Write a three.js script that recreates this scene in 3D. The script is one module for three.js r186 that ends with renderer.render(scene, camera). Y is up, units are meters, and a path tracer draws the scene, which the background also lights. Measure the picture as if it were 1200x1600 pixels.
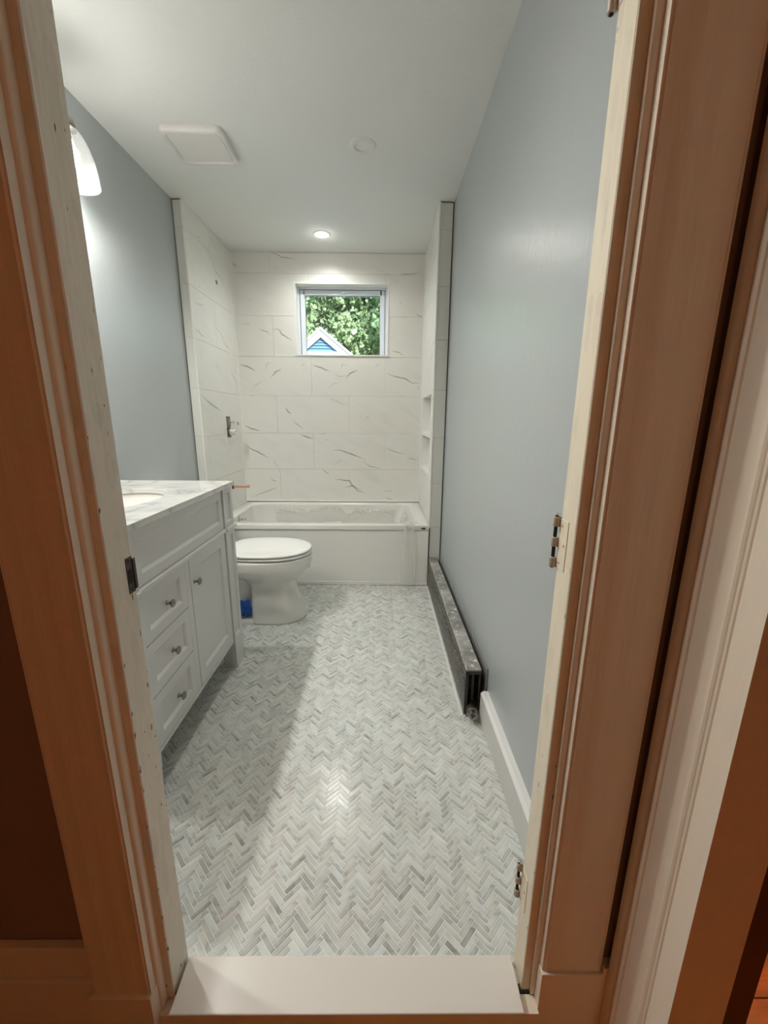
import * as THREE from 'three';
import { RoundedBoxGeometry } from 'three/addons/geometries/RoundedBoxGeometry.js';
import { mergeGeometries, mergeVertices, toCreasedNormals } from 'three/addons/utils/BufferGeometryUtils.js';
import { RectAreaLightUniformsLib } from 'three/addons/lights/RectAreaLightUniformsLib.js';

// ---------------------------------------------------------------- camera, sky, sun, exposure
const scene = new THREE.Scene();
const camera = new THREE.PerspectiveCamera(103.83, 1200 / 1600, 0.02, 200);
camera.position.set(0, 1.162, 0);
camera.rotation.order = 'YXZ';
camera.rotation.set(-0.228, -0.0087, 0.0074);
const renderer = new THREE.WebGLRenderer({ antialias: true });
renderer.toneMapping = THREE.LinearToneMapping;
renderer.toneMappingExposure = 1.18;
renderer.shadowMap.enabled = true;
RectAreaLightUniformsLib.init();
scene.background = new THREE.Color(0.80, 0.92, 1.0);
scene.backgroundIntensity = 1.5;
const sun = new THREE.DirectionalLight(new THREE.Color(1, 0.96, 0.88), 7.6);
sun.position.set(7, 14, 8); sun.target.position.set(0, 2, -14);
sun.castShadow = true; sun.shadow.mapSize.set(2048, 2048);
Object.assign(sun.shadow.camera, { left: -16, right: 16, top: 16, bottom: -16, near: 0.5, far: 60 });
scene.add(sun, sun.target);
const BULB = 1.75, GLOW = 0.13, SHOWER = 1.65, ENTRY = 1.3, HALL = 0.32, ROOM2 = 1.7;      // lamp strengths

// ---------------------------------------------------------------- dimensions (metres; d is distance into the picture, z = -d)
const XL = -1.233, XR = 0.425, TL = -1.172, TR = 0.338, DF = 2.70, DB = 3.468, H = 2.407;
const DW0 = 0.585, DW1 = 0.64;                                       // hall face and bath face of the door wall
const HXR = 0.475, HXL = -1.7, HD = -2.4, FL = -0.10;   // FL: the hall floor lies lower
                           // hall

// ---------------------------------------------------------------- helpers
let seed = 7;
const rnd = () => { seed = (seed + 0x6d2b79f5) | 0; let t = Math.imul(seed ^ (seed >>> 15), 1 | seed); t = (t + Math.imul(t ^ (t >>> 7), 61 | t)) ^ t; return ((t ^ (t >>> 14)) >>> 0) / 4294967296; };
const rr = (a, b) => a + (b - a) * rnd();
const taken = new Map();
function numbered(n) { const k = taken.get(n) ?? 0; taken.set(n, k + 1); return k ? `${n}_${String(k).padStart(3, '0')}` : n; }
function add(o, parent) { o.traverse?.((m) => { if (m.isMesh) { m.castShadow = true; m.receiveShadow = true; } }); (parent ?? scene).add(o); return o; }
function mesh(name, geo, mat, parent) {
  const g = Array.isArray(geo) ? merge(geo) : geo;
  const m = new THREE.Mesh(g, mat); m.name = numbered(name); return add(m, parent);
}
function group(name, pos = [0, 0, 0], turn = 0) { const g = new THREE.Group(); g.name = numbered(name); g.position.set(...pos); g.rotation.y = turn; scene.add(g); return g; }
function tag(o, label, category, grp) { o.userData.label = label; o.userData.category = category; if (grp) o.userData.group = grp; return o; }
function struct(o) { o.userData.kind = 'structure'; return o; }
function merge(list) {
  const l = list.map((g) => { const q = g.index ? g.toNonIndexed() : g.clone(); for (const k of Object.keys(q.attributes)) if (!['position', 'normal', 'uv'].includes(k)) q.deleteAttribute(k); return q; });
  return mergeGeometries(l, false);
}
// planar uv in metres from the dominant axis of each face
function metric(g, off = [0, 0]) {
  g = g.index ? g.toNonIndexed() : g;
  if (!g.attributes.normal) g.computeVertexNormals();
  const p = g.attributes.position, uv = new Float32Array(p.count * 2), A = new THREE.Vector3(), B = new THREE.Vector3(), C = new THREE.Vector3();
  for (let i = 0; i < p.count; i += 3) {
    A.fromBufferAttribute(p, i); B.fromBufferAttribute(p, i + 1); C.fromBufferAttribute(p, i + 2);
    const n = B.clone().sub(A).cross(C.clone().sub(A)), ax = Math.abs(n.x), ay = Math.abs(n.y), az = Math.abs(n.z);
    [A, B, C].forEach((v, k) => {
      let u, w;
      if (ax >= ay && ax >= az) { u = -v.z; w = v.y; } else if (ay >= az) { u = v.x; w = -v.z; } else { u = v.x; w = v.y; }
      uv[(i + k) * 2] = u + off[0]; uv[(i + k) * 2 + 1] = w + off[1];
    });
  }
  g.setAttribute('uv', new THREE.BufferAttribute(uv, 2));
  return g;
}
// box from x0..x1, y0..y1, d0..d1 with rounded edges
function box(x0, x1, y0, y1, d0, d1, r = 0) {
  const w = Math.abs(x1 - x0), h = Math.abs(y1 - y0), d = Math.abs(d1 - d0);
  const g = r > 0 ? new RoundedBoxGeometry(w, h, d, 2, Math.min(r, w / 2.01, h / 2.01, d / 2.01)) : new THREE.BoxGeometry(w, h, d);
  g.translate((x0 + x1) / 2, (y0 + y1) / 2, -(d0 + d1) / 2);
  return metric(g);
}
// prism: profile of [x, d] points swept from y0 to y1; normals smooth where the turn is under the crease
function prismY(pts, y0, y1, crease = 0.6) {
  const s = new THREE.Shape(pts.map(([x, d]) => new THREE.Vector2(x, d)));
  const g = new THREE.ExtrudeGeometry(s, { depth: y1 - y0, bevelEnabled: false });
  g.rotateX(-Math.PI / 2); g.translate(0, y0, 0);
  return metric(toCreasedNormals(g, crease));
}
// loft through rings of Vector3 (all the same length)
function loft(rings, { closed = true, cap0 = false, cap1 = false, crease = 0 } = {}) {
  const n = rings[0].length, pos = [], idx = [], uv = [];
  rings.forEach((r, j) => r.forEach((v, i) => { pos.push(v.x, v.y, v.z); uv.push(i / n, j / rings.length); }));
  for (let j = 0; j < rings.length - 1; j++) for (let i = 0; i < (closed ? n : n - 1); i++) {
    const a = j * n + i, b = j * n + (i + 1) % n, c = a + n, d = b + n;
    idx.push(a, b, d, a, d, c);
  }
  for (const [on, j, flip] of [[cap0, 0, true], [cap1, rings.length - 1, false]]) if (on) {
    const c = new THREE.Vector3(); rings[j].forEach((v) => c.add(v)); c.divideScalar(n);
    const k = pos.length / 3; pos.push(c.x, c.y, c.z); uv.push(0.5, 0.5);
    for (let i = 0; i < n; i++) { const a = j * n + i, b = j * n + (i + 1) % n; flip ? idx.push(k, b, a) : idx.push(k, a, b); }
  }
  let g = new THREE.BufferGeometry();
  g.setAttribute('position', new THREE.Float32BufferAttribute(pos, 3)); g.setAttribute('uv', new THREE.Float32BufferAttribute(uv, 2)); g.setIndex(idx);
  g.computeVertexNormals();
  if (crease) g = toCreasedNormals(g, crease);
  return g;
}
function cyl(r0, r1, h, seg = 24) { return new THREE.CylinderGeometry(r1, r0, h, seg); }
function lathe(pts, seg = 32) { return new THREE.LatheGeometry(pts.map(([x, y]) => new THREE.Vector2(x, y)), seg); }
const place = (g, x, y, d) => g.translate(x, y, -d);

// ---------------------------------------------------------------- noise and textures
const hash = (x, y, s) => { let h = Math.imul(x, 374761393) ^ Math.imul(y, 668265263) ^ Math.imul(s, 974634277); h = Math.imul(h ^ (h >>> 13), 1274126177); return ((h ^ (h >>> 16)) >>> 0) / 4294967296; };
function vnoise(x, y, per, s) {          // periodic value noise, period per cells
  const xi = Math.floor(x), yi = Math.floor(y), fx = x - xi, fy = y - yi, u = fx * fx * (3 - 2 * fx), v = fy * fy * (3 - 2 * fy), m = (a) => ((a % per) + per) % per;
  const a = hash(m(xi), m(yi), s), b = hash(m(xi + 1), m(yi), s), c = hash(m(xi), m(yi + 1), s), d = hash(m(xi + 1), m(yi + 1), s);
  return a + (b - a) * u + (c - a) * v + (a - b - c + d) * u * v;
}
function fbm(x, y, base, oct, s) { let f = 0, a = 0.5, p = base, t = 0; for (let o = 0; o < oct; o++) { f += a * vnoise(x * p, y * p, p, s + o); t += a; a *= 0.5; p *= 2; } return f / t; }
function dataTex(n, metres, fn, srgb, m = n) {
  const d = new Uint8Array(n * m * 4);
  for (let y = 0; y < m; y++) for (let x = 0; x < n; x++) { const c = fn(x / n, y / m), i = (y * n + x) * 4; const q = Array.isArray(c) ? c : [c, c, c]; for (let k = 0; k < 3; k++) d[i + k] = Math.max(0, Math.min(255, q[k] * 255)); d[i + 3] = 255; }
  const t = new THREE.DataTexture(d, n, m); t.magFilter = t.minFilter = THREE.LinearFilter; t.wrapS = t.wrapT = THREE.RepeatWrapping;
  if (srgb) t.colorSpace = THREE.SRGBColorSpace;
  if (metres) t.repeat.set(1 / metres, 1 / (metres * (m / n)));
  t.needsUpdate = true; return t;
}
const rollerBump = dataTex(512, 0.32, (u, v) => 0.55 * fbm(u, v, 48, 3, 11) + 0.45 * fbm(u * 1, v, 12, 2, 5), false);
const streakBump = dataTex(512, 0.5, (u, v) => 0.5 * fbm(u, v, 60, 2, 3) + 0.5 * vnoise(u * 90, v * 9, 9 * 10, 21), false);
const paintBump = dataTex(512, 0.25, (u, v) => 0.7 * fbm(u, v, 10, 4, 31) + 0.3 * vnoise(u * 64, v * 8, 64, 9), false);
const smudge = dataTex(256, 0.6, (u, v) => 0.34 + 0.3 * fbm(u, v, 5, 4, 77), false);
const carrara = dataTex(1024, 0.5, (u, v) => {
  const w = fbm(u, v, 4, 4, 41), c = fbm(u + 0.12 * w, v + 0.1 * w, 10, 5, 17), vein = Math.pow(1 - Math.abs(2 * fbm(u + 0.2 * w, v, 6, 4, 63) - 1), 9);
  const b = 0.985 - 0.16 * Math.pow(c, 1.6) - 0.16 * vein; return [b * 0.99, b, b * 0.985];
}, true);
const counterMap = dataTex(1024, 0.9, (u, v) => {
  const w = fbm(u, v, 3, 4, 141), c = fbm(u * 1 + 0.1 * w, v + 0.25 * w, 5, 6, 117), s = fbm(u * 1 + 0.2 * w, v * 3, 6, 5, 29), vein = Math.pow(1 - Math.abs(2 * fbm(u + 0.25 * w, v + 0.1 * w, 5, 5, 163) - 1), 12);
  const b = 0.95 - 0.10 * Math.pow(c, 1.5) - 0.16 * s - 0.13 * vein; return [b, b, b * 0.985];
}, true);
const woodMap = dataTex(1024, 1.0, (u, v) => {
  const w = fbm(u, v, 3, 3, 9), g = fbm(u * 1, v, 4, 2, 14), r = 0.5 + 0.5 * Math.sin((v * 60 + 9 * w + 3 * g) * 2), f = vnoise(u * 12, v * 220, 220, 8);
  const k = 0.72 + 0.2 * r + 0.1 * f; return [0.86 * k, 0.54 * k, 0.20 * k];
}, true);
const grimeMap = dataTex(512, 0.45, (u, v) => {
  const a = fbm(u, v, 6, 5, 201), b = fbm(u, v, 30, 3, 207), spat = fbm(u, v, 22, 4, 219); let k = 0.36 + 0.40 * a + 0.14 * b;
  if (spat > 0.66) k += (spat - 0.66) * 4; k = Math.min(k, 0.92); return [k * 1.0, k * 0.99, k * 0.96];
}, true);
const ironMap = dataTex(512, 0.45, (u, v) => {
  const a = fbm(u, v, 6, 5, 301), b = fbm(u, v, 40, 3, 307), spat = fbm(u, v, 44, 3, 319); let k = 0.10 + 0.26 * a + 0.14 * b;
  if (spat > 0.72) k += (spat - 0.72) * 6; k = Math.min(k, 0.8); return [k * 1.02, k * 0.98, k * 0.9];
}, true);

function canvasTex(w, h, draw) {
  const c = document.createElement('canvas'); c.width = w; c.height = h; const x = c.getContext('2d'); draw(x, w, h);
  const t = new THREE.CanvasTexture(c); t.colorSpace = THREE.SRGBColorSpace; t.magFilter = t.minFilter = THREE.LinearFilter; t.wrapS = t.wrapT = THREE.RepeatWrapping; return t;
}
// a vein: a jittered polyline drawn soft, then sharp, widening and fading along its way
function vein(x, pts, px, w, dark) {
  const fine = [];
  for (let i = 0; i < pts.length - 1; i++) {
    const [ax, ay] = pts[i], [bx, by] = pts[i + 1], L = Math.hypot(bx - ax, by - ay), n = Math.max(2, Math.round(L / 0.008));
    for (let k = 0; k < n; k++) { const t = k / n; fine.push([ax + (bx - ax) * t + rr(-1, 1) * 0.0022, ay + (by - ay) * t + rr(-1, 1) * 0.0022]); }
  }
  fine.push(pts[pts.length - 1]);
  x.lineCap = 'round'; x.lineJoin = 'round';
  for (const [ww, a] of [[4.2, 0.07], [2.4, 0.16], [1.0, 0.55]]) for (let i = 0; i < fine.length - 1; i++) {
    const t = i / fine.length, k = 0.45 + 0.75 * Math.sin(Math.PI * Math.min(1, t * 1.1)) + rr(-0.2, 0.2);
    x.strokeStyle = `rgba(${118 - 20 * dark},${116 - 20 * dark},${110 - 20 * dark},${Math.max(0.02, a * k * (0.5 + 0.5 * dark))})`; x.lineWidth = Math.max(0.8, w * ww * k * px);
    x.beginPath(); x.moveTo(fine[i][0] * px, fine[i][1] * px); x.lineTo(fine[i + 1][0] * px, fine[i + 1][1] * px); x.stroke();
  }
}
function marbleCanvas(W, Hh, px, veins, nRandom, s) {          // W x Hh metres; veins: [[points in metres, y down], width, darkness]
  return canvasTex(Math.round(W * px), Math.round(Hh * px), (x, w, h) => {
    x.fillStyle = '#e9e9e3'; x.fillRect(0, 0, w, h);
    for (let i = 0; i < 220; i++) { const g = x.createRadialGradient(0, 0, 0, 0, 0, 1); g.addColorStop(0, `rgba(150,150,146,${rr(0.008, 0.03)})`); g.addColorStop(1, 'rgba(150,150,146,0)'); x.save(); x.translate(rr(0, w), rr(0, h)); x.rotate(rr(0.2, 0.7)); x.scale(rr(0.05, 0.28) * px, rr(0.02, 0.07) * px); x.fillStyle = g; x.fillRect(-1, -1, 2, 2); x.restore(); }
    for (const [p, ww, dk] of veins) vein(x, p, px, ww, dk);
    for (let i = 0; i < nRandom; i++) { let a = rr(0, W), b = rr(0, Hh); const p = [[a, b]]; const n = 2 + Math.floor(rr(0, 3)); for (let k = 0; k < n; k++) { a += rr(0.03, 0.1); b += rr(-0.01, 0.06); p.push([a, b]); } vein(x, p, px, 0.0017 * rr(0.5, 1.3), rr(0.1, 0.8)); }
  });
}
// old paint with chips down to brown wood; edge: where chips gather (0..1 across)
function chippedTex(base, n, edges, s0) {
  return canvasTex(256, 2048, (x, w, h) => {
    x.fillStyle = base; x.fillRect(0, 0, w, h);
    for (let i = 0; i < 90; i++) { x.fillStyle = `rgba(${rr(110, 200)},${rr(100, 180)},${rr(80, 150)},${rr(0.02, 0.06)})`; x.beginPath(); x.ellipse(rr(0, w), rr(0, h), rr(10, 60), rr(8, 50), 0, 0, 7); x.fill(); }
    for (let i = 0; i < n; i++) {
      const low = Math.pow(rnd(), 0.45), cy = h * low, e = edges[Math.floor(rnd() * edges.length)], cx = e * w + rr(-12, 12), a = rr(3, 11) * (0.5 + low * 0.6), b = rr(2, 9) * (0.5 + low * 0.8);
      x.fillStyle = `rgba(${rr(58, 96)},${rr(42, 66)},${rr(26, 44)},${rr(0.6, 0.95)})`; x.beginPath();
      for (let k = 0; k < 9; k++) { const t = k / 9 * 6.283, q = rr(0.45, 1.1); x.lineTo(cx + Math.cos(t) * a * q, cy + Math.sin(t) * b * q); } x.closePath(); x.fill();
    }
  });
}

// ---------------------------------------------------------------- materials
const std = (o) => new THREE.MeshStandardMaterial(o), phy = (o) => new THREE.MeshPhysicalMaterial(o);
const M = {
  blue: std({ color: new THREE.Color(0.435, 0.47, 0.475), roughness: 0.31, bumpMap: streakBump, bumpScale: 0.0005 }),
  ceiling: std({ color: new THREE.Color(0.78, 0.785, 0.765), roughness: 0.85, bumpMap: rollerBump, bumpScale: 0.0006 }),
  grout: std({ color: new THREE.Color(0.88, 0.88, 0.85), roughness: 0.8 }),
  groutWall: std({ color: new THREE.Color(0.82, 0.82, 0.79), roughness: 0.8 }),
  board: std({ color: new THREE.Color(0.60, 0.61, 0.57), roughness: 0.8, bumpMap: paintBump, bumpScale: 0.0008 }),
  dark: std({ color: new THREE.Color(0.02, 0.02, 0.02), roughness: 0.9 }),
  white: std({ color: new THREE.Color(0.80, 0.80, 0.77), roughness: 0.4 }),
  trimWhite: std({ color: new THREE.Color(0.85, 0.85, 0.83), roughness: 0.35 }),
  vanity: phy({ color: new THREE.Color(0.70, 0.70, 0.68), roughness: 0.38, clearcoat: 0.25, clearcoatRoughness: 0.3 }),
  counter: phy({ map: counterMap, roughness: 0.14, clearcoat: 0.4, clearcoatRoughness: 0.08 }),
  china: phy({ color: new THREE.Color(0.86, 0.86, 0.82), roughness: 0.1, clearcoat: 0.6, clearcoatRoughness: 0.05 }),
  acrylic: phy({ color: new THREE.Color(0.78, 0.78, 0.74), roughness: 0.22, clearcoat: 0.5, clearcoatRoughness: 0.12 }),
  seat: phy({ color: new THREE.Color(0.90, 0.90, 0.87), roughness: 0.2, clearcoat: 0.4, clearcoatRoughness: 0.1 }),
  nickel: std({ color: new THREE.Color(0.30, 0.285, 0.265), metalness: 1, roughness: 0.32 }),
  chrome: std({ color: new THREE.Color(0.75, 0.74, 0.72), metalness: 1, roughness: 0.12 }),
  brass: std({ color: new THREE.Color(0.45, 0.33, 0.22), metalness: 1, roughness: 0.35 }),
  copper: std({ color: new THREE.Color(0.72, 0.36, 0.26), metalness: 1, roughness: 0.32 }),
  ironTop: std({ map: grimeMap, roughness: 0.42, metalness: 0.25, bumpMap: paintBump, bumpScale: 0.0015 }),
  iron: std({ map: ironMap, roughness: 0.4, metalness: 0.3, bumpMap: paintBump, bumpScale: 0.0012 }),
  ironDark: std({ color: new THREE.Color(0.025, 0.025, 0.024), roughness: 0.5 }),
  plateWall: std({ color: new THREE.Color(0.22, 0.22, 0.21), roughness: 0.5 }),
  plate: std({ color: new THREE.Color(0.10, 0.085, 0.07), metalness: 0.8, roughness: 0.5, bumpMap: paintBump, bumpScale: 0.001 }),
  baseboard: std({ color: new THREE.Color(0.68, 0.68, 0.65), roughness: 0.5, bumpMap: paintBump, bumpScale: 0.0006 }),
  quartz: phy({ color: new THREE.Color(0.82, 0.78, 0.72), roughness: 0.3, clearcoat: 0.2 }),
  film: phy({ color: new THREE.Color(0.97, 0.97, 0.95), transmission: 0.72, thickness: 0, roughness: 0.1, ior: 1.5, clearcoat: 1, clearcoatRoughness: 0.05, side: THREE.DoubleSide }),
  plasticWhite: phy({ color: new THREE.Color(0.74, 0.72, 0.69), roughness: 0.35 }),
  blueTape: std({ color: new THREE.Color(0.012, 0.10, 0.42), roughness: 0.6 }),
  glassPane: phy({ color: new THREE.Color(0.96, 0.99, 0.98), transmission: 1, thickness: 0, roughness: 0.0, ior: 1.5 }),
  shade: phy({ color: new THREE.Color(0.97, 0.97, 0.96), transmission: 0.96, thickness: 0, roughness: 0.06, ior: 1.5, bumpMap: rollerBump, bumpScale: 0.002 }),
  bulb: std({ color: new THREE.Color(0.9, 0.9, 0.9), emissive: new THREE.Color(1, 0.965, 0.9), emissiveIntensity: 5 }),
  lens: std({ color: new THREE.Color(0.9, 0.9, 0.9), emissive: new THREE.Color(1, 0.97, 0.92), emissiveIntensity: 5 }),
  dayTintVinyl: std({ color: new THREE.Color(0.74, 0.80, 0.87), roughness: 0.35 }),  // bluish daylight glow is mixed into the frame colour
  gasket: std({ color: new THREE.Color(0.04, 0.045, 0.05), roughness: 0.6 }),
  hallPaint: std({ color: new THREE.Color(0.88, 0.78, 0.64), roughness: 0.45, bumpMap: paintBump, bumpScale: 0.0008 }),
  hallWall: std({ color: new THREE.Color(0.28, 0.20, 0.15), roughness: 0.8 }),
  edgeShade: std({ color: new THREE.Color(0.06, 0.012, 0.006), roughness: 0.5 }),  // shade on the far door edge, put into the colour
  wood: std({ map: woodMap, roughness: 0.35 }),
};
const smoothHall = M.hallPaint;

// ---------------------------------------------------------------- structure: bathroom shell
const gFloor = struct(group('floor'));
mesh('grout_bed', box(XL, XR, -0.12, -0.0007, DW1 - 0.04, DB, 0), M.grout, gFloor);
{ // herringbone mosaic
  const L = 0.05, W = 0.0125, g = 0.0018, hh = 0.006, c = 0.0006;
  const tileGeo = (uo, vo) => {
    const x = (L - g) / 2, z = (W - g) / 2, P = [], N = [], U = [];
    const ring = (y, e) => [[-x + e, y, -z + e], [x - e, y, -z + e], [x - e, y, z - e], [-x + e, y, z - e]];
    const a = ring(-hh, 0), b = ring(-c, 0), t = ring(0, c);
    const quad = (p, q, r, s) => { for (const v of [p, q, r, p, r, s]) { P.push(...v); U.push(v[0] + uo, v[2] + vo); } };
    quad(t[3], t[2], t[1], t[0]);
    for (let i = 0; i < 4; i++) { const j = (i + 1) % 4; quad(b[j], b[i], t[i], t[j]); quad(a[j], a[i], b[i], b[j]); }
    const q = new THREE.BufferGeometry(); q.setAttribute('position', new THREE.Float32BufferAttribute(P, 3)); q.setAttribute('uv', new THREE.Float32BufferAttribute(U, 2)); q.computeVertexNormals(); return q;
  };
  const variants = Array.from({ length: 16 }, () => tileGeo(rr(0, 0.5), rr(0, 0.5)));
  const tone = (k) => { const r = hash(k, 5, 1), q = hash(k, 9, 2); let v = r < 0.60 ? 0.78 + 0.12 * q : r < 0.92 ? 0.66 + 0.12 * q : 0.46 + 0.16 * q; const w = (hash(k, 3, 7) - 0.5) * 0.04; return new THREE.Color(v * (1.0 + w), v * 1.005, v * (0.985 - w)); };
  const tones = Array.from({ length: 18 }, (_, k) => tone(k * 13 + 1));
  const toneMats = tones.map((col) => std({ map: carrara, color: col, roughness: 0.2 }));
  const tiles = [], S = Math.SQRT1_2, ox = 0.017 - L * S;
  for (let m = -60; m <= 60; m++) for (let k = -60; k <= 260; k++) for (let o = 0; o < 2; o++) {
    // lattice (W, W) * k + (L, -L) * m, tile 0 along, tile 1 across
    const cx = k * W + m * L + (o ? L + W / 2 : L / 2), cy = k * W - m * L + (o ? W - L / 2 : W / 2);
    const X = (cx - cy) * S + ox, d = (cx + cy) * S + 0.55 - 0.6;
    if (d < 0.617 || d > 2.69 || X < XL + 0.012 || X > (d > 1.37 ? 0.350 : 0.410)) continue;
    tiles.push({ X, d, o, k: Math.floor(hash(Math.round(X * 1e4), Math.round(d * 1e4), 3) * 1e6) });
  }
  tiles.sort((p, q) => p.d - q.d);
  const near = tiles.filter((t) => t.d > 0.63 && t.X > -0.40 && t.X < 0.36).slice(0, 300), isNear = new Set(near);
  const put = (t) => new THREE.Matrix4().compose(new THREE.Vector3(t.X, 0.0006 * hash(t.k, 1, 1), -t.d), new THREE.Quaternion().setFromEuler(new THREE.Euler((hash(t.k, 2, 2) - 0.5) * 0.014, (t.o ? -1 : 1) * Math.PI / 4 + (hash(t.k, 4, 2) - 0.5) * 0.012, (hash(t.k, 3, 2) - 0.5) * 0.008)), new THREE.Vector3(1, 1, 1));
  for (const t of near) { const m = mesh('tile', variants[t.k % 16], toneMats[(t.k >> 4) % 18], gFloor); m.applyMatrix4(put(t)); }
  const P = [], N = [], U = [], C = [], v = new THREE.Vector3(), nm = new THREE.Matrix3();
  for (const t of tiles) {
    if (isNear.has(t)) continue;
    const mt = put(t), q = variants[t.k % 16], col = tones[(t.k >> 4) % 18]; nm.getNormalMatrix(mt);
    for (let i = 0; i < q.attributes.position.count; i++) {
      v.fromBufferAttribute(q.attributes.position, i).applyMatrix4(mt); P.push(v.x, v.y, v.z);
      v.fromBufferAttribute(q.attributes.normal, i).applyMatrix3(nm).normalize(); N.push(v.x, v.y, v.z);
      U.push(q.attributes.uv.getX(i), q.attributes.uv.getY(i)); C.push(col.r, col.g, col.b);
    }
  }
  const q = new THREE.BufferGeometry();
  q.setAttribute('position', new THREE.Float32BufferAttribute(P, 3)); q.setAttribute('normal', new THREE.Float32BufferAttribute(N, 3)); q.setAttribute('uv', new THREE.Float32BufferAttribute(U, 2)); q.setAttribute('color', new THREE.Float32BufferAttribute(C, 3));
  const st = mesh('small_tiles', q, std({ map: carrara, vertexColors: true, roughness: 0.2 }), gFloor); st.userData.kind = 'stuff';
  mesh('caulk_strip', box(0.326, 0.337, -0.004, 0.0025, 1.385, 2.675, 0.001), M.trimWhite, gFloor);
}
struct(mesh('ceiling', box(XL - 0.12, XR + 0.12, H, H + 0.15, DW1, DB + 0.14), M.ceiling));
struct(mesh('wall_left', box(XL - 0.12, XL, -0.12, H, DW1, DB + 0.14), M.blue));
struct(mesh('wall_right', box(XR, XR + 0.105, -0.12, H, DW1, DB + 0.14), M.blue));

// ---- tiled walls: a grid of 0.60 x 0.305 tiles in running bond, cut round openings
const rowY = (i) => 0.125 + i * 0.305;                                  // joints at 0.125, 0.43, 0.735 ... 2.26
function cutRects(r, holes) {
  let list = [r];
  for (const h of holes) list = list.flatMap(([a0, a1, b0, b1]) => {
    if (h[0] >= a1 || h[1] <= a0 || h[2] >= b1 || h[3] <= b0) return [[a0, a1, b0, b1]];
    const out = [];
    if (h[2] > b0) out.push([a0, a1, b0, h[2]]);
    if (h[3] < b1) out.push([a0, a1, h[3], b1]);
    const c0 = Math.max(b0, h[2]), c1 = Math.min(b1, h[3]);
    if (h[0] > a0) out.push([a0, h[0], c0, c1]);
    if (h[1] < a1) out.push([h[1], a1, c0, c1]);
    return out;
  });
  return list.filter(([a0, a1, b0, b1]) => a1 - a0 > 0.004 && b1 - b0 > 0.004);
}
// outlines of a tile cut round rectangular holes: whole, notched, or in pieces
function tileOutlines(r, holes) {
  const e = 0.0006, [a0, a1, b0, b1] = [r[0] + e, r[1] - e, r[2] + e, r[3] - e], h = holes.find((q) => q[0] < a1 && q[1] > a0 && q[2] < b1 && q[3] > b0);
  if (!h) return [[[a0, b0], [a1, b0], [a1, b1], [a0, b1]]];
  const L = h[0] <= a0, R = h[1] >= a1, B = h[2] <= b0, T = h[3] >= b1;
  if ((L && R) || (B && T)) return cutRects(r, [h]).map(([p, q, u, v]) => [[p + e, u + e], [q - e, u + e], [q - e, v - e], [p + e, v - e]]);
  const out = [[a0, b0], [a1, b0], [a1, b1], [a0, b1]];
  if (!L && !R && !B && !T) { const p = new THREE.Path([[h[0], h[2]], [h[0], h[3]], [h[1], h[3]], [h[1], h[2]]].map((q) => new THREE.Vector2(...q))); out.inner = [p]; return [out]; }
  if (L && B) out.splice(0, 1, [a0, h[3]], [h[1], h[3]], [h[1], b0]);
  else if (R && B) out.splice(1, 1, [h[0], b0], [h[0], h[3]], [a1, h[3]]);
  else if (R && T) out.splice(2, 1, [a1, h[2]], [h[0], h[2]], [h[0], b1]);
  else if (L && T) out.splice(3, 1, [h[1], b1], [h[1], h[2]], [a0, h[2]]);
  else if (B) out.splice(1, 0, [h[0], b0], [h[0], h[3]], [h[1], h[3]], [h[1], b0]);
  else if (R) out.splice(2, 0, [a1, h[2]], [h[0], h[2]], [h[0], h[3]], [a1, h[3]]);
  else if (T) out.splice(3, 0, [h[1], b1], [h[1], h[2]], [h[0], h[2]], [h[0], b1]);
  else out.push([a0, h[3]], [h[1], h[3]], [h[1], h[2]], [a0, h[2]]);
  return [out];
}
function tileField({ a0, a1, b0, b1, joint, holes = [], rounds = [], make, parent, mat }) {
  for (let i = -1; i < 9; i++) {
    const y0 = Math.max(b0, rowY(i)), y1 = Math.min(b1, rowY(i + 1)); if (y1 - y0 < 0.005) continue;
    const off = joint(i);
    for (let k = -6; k < 8; k++) {
      const x0 = Math.max(a0, off + k * 0.603), x1 = Math.min(a1, off + (k + 1) * 0.603); if (x1 - x0 < 0.005) continue;
      for (const pts of tileOutlines([x0, x1, y0, y1], holes)) {
        const s = new THREE.Shape(pts.map((p) => new THREE.Vector2(...p)));
        for (const [ca, cb, cr] of rounds) if (ca > x0 + cr && ca < x1 - cr && cb > y0 + cr && cb < y1 - cr) { const hp = new THREE.Path(); hp.absellipse(ca, cb, cr, cr, 0, Math.PI * 2); s.holes.push(hp); }
        for (const hp of pts.inner ?? []) s.holes.push(hp);
        const g = new THREE.ExtrudeGeometry(s, { depth: 0.009, bevelEnabled: true, bevelThickness: 0.0005, bevelSize: 0.0005, bevelOffset: -0.0005, bevelSegments: 1, curveSegments: 10 });
        g.translate(0, 0, rr(-0.0003, 0.0003));
        mesh('tile', make(g), mat, parent);
      }
    }
  }
}
const TM = (map) => phy({ map, roughness: 0.34, specularIntensity: 0.8 });
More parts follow.
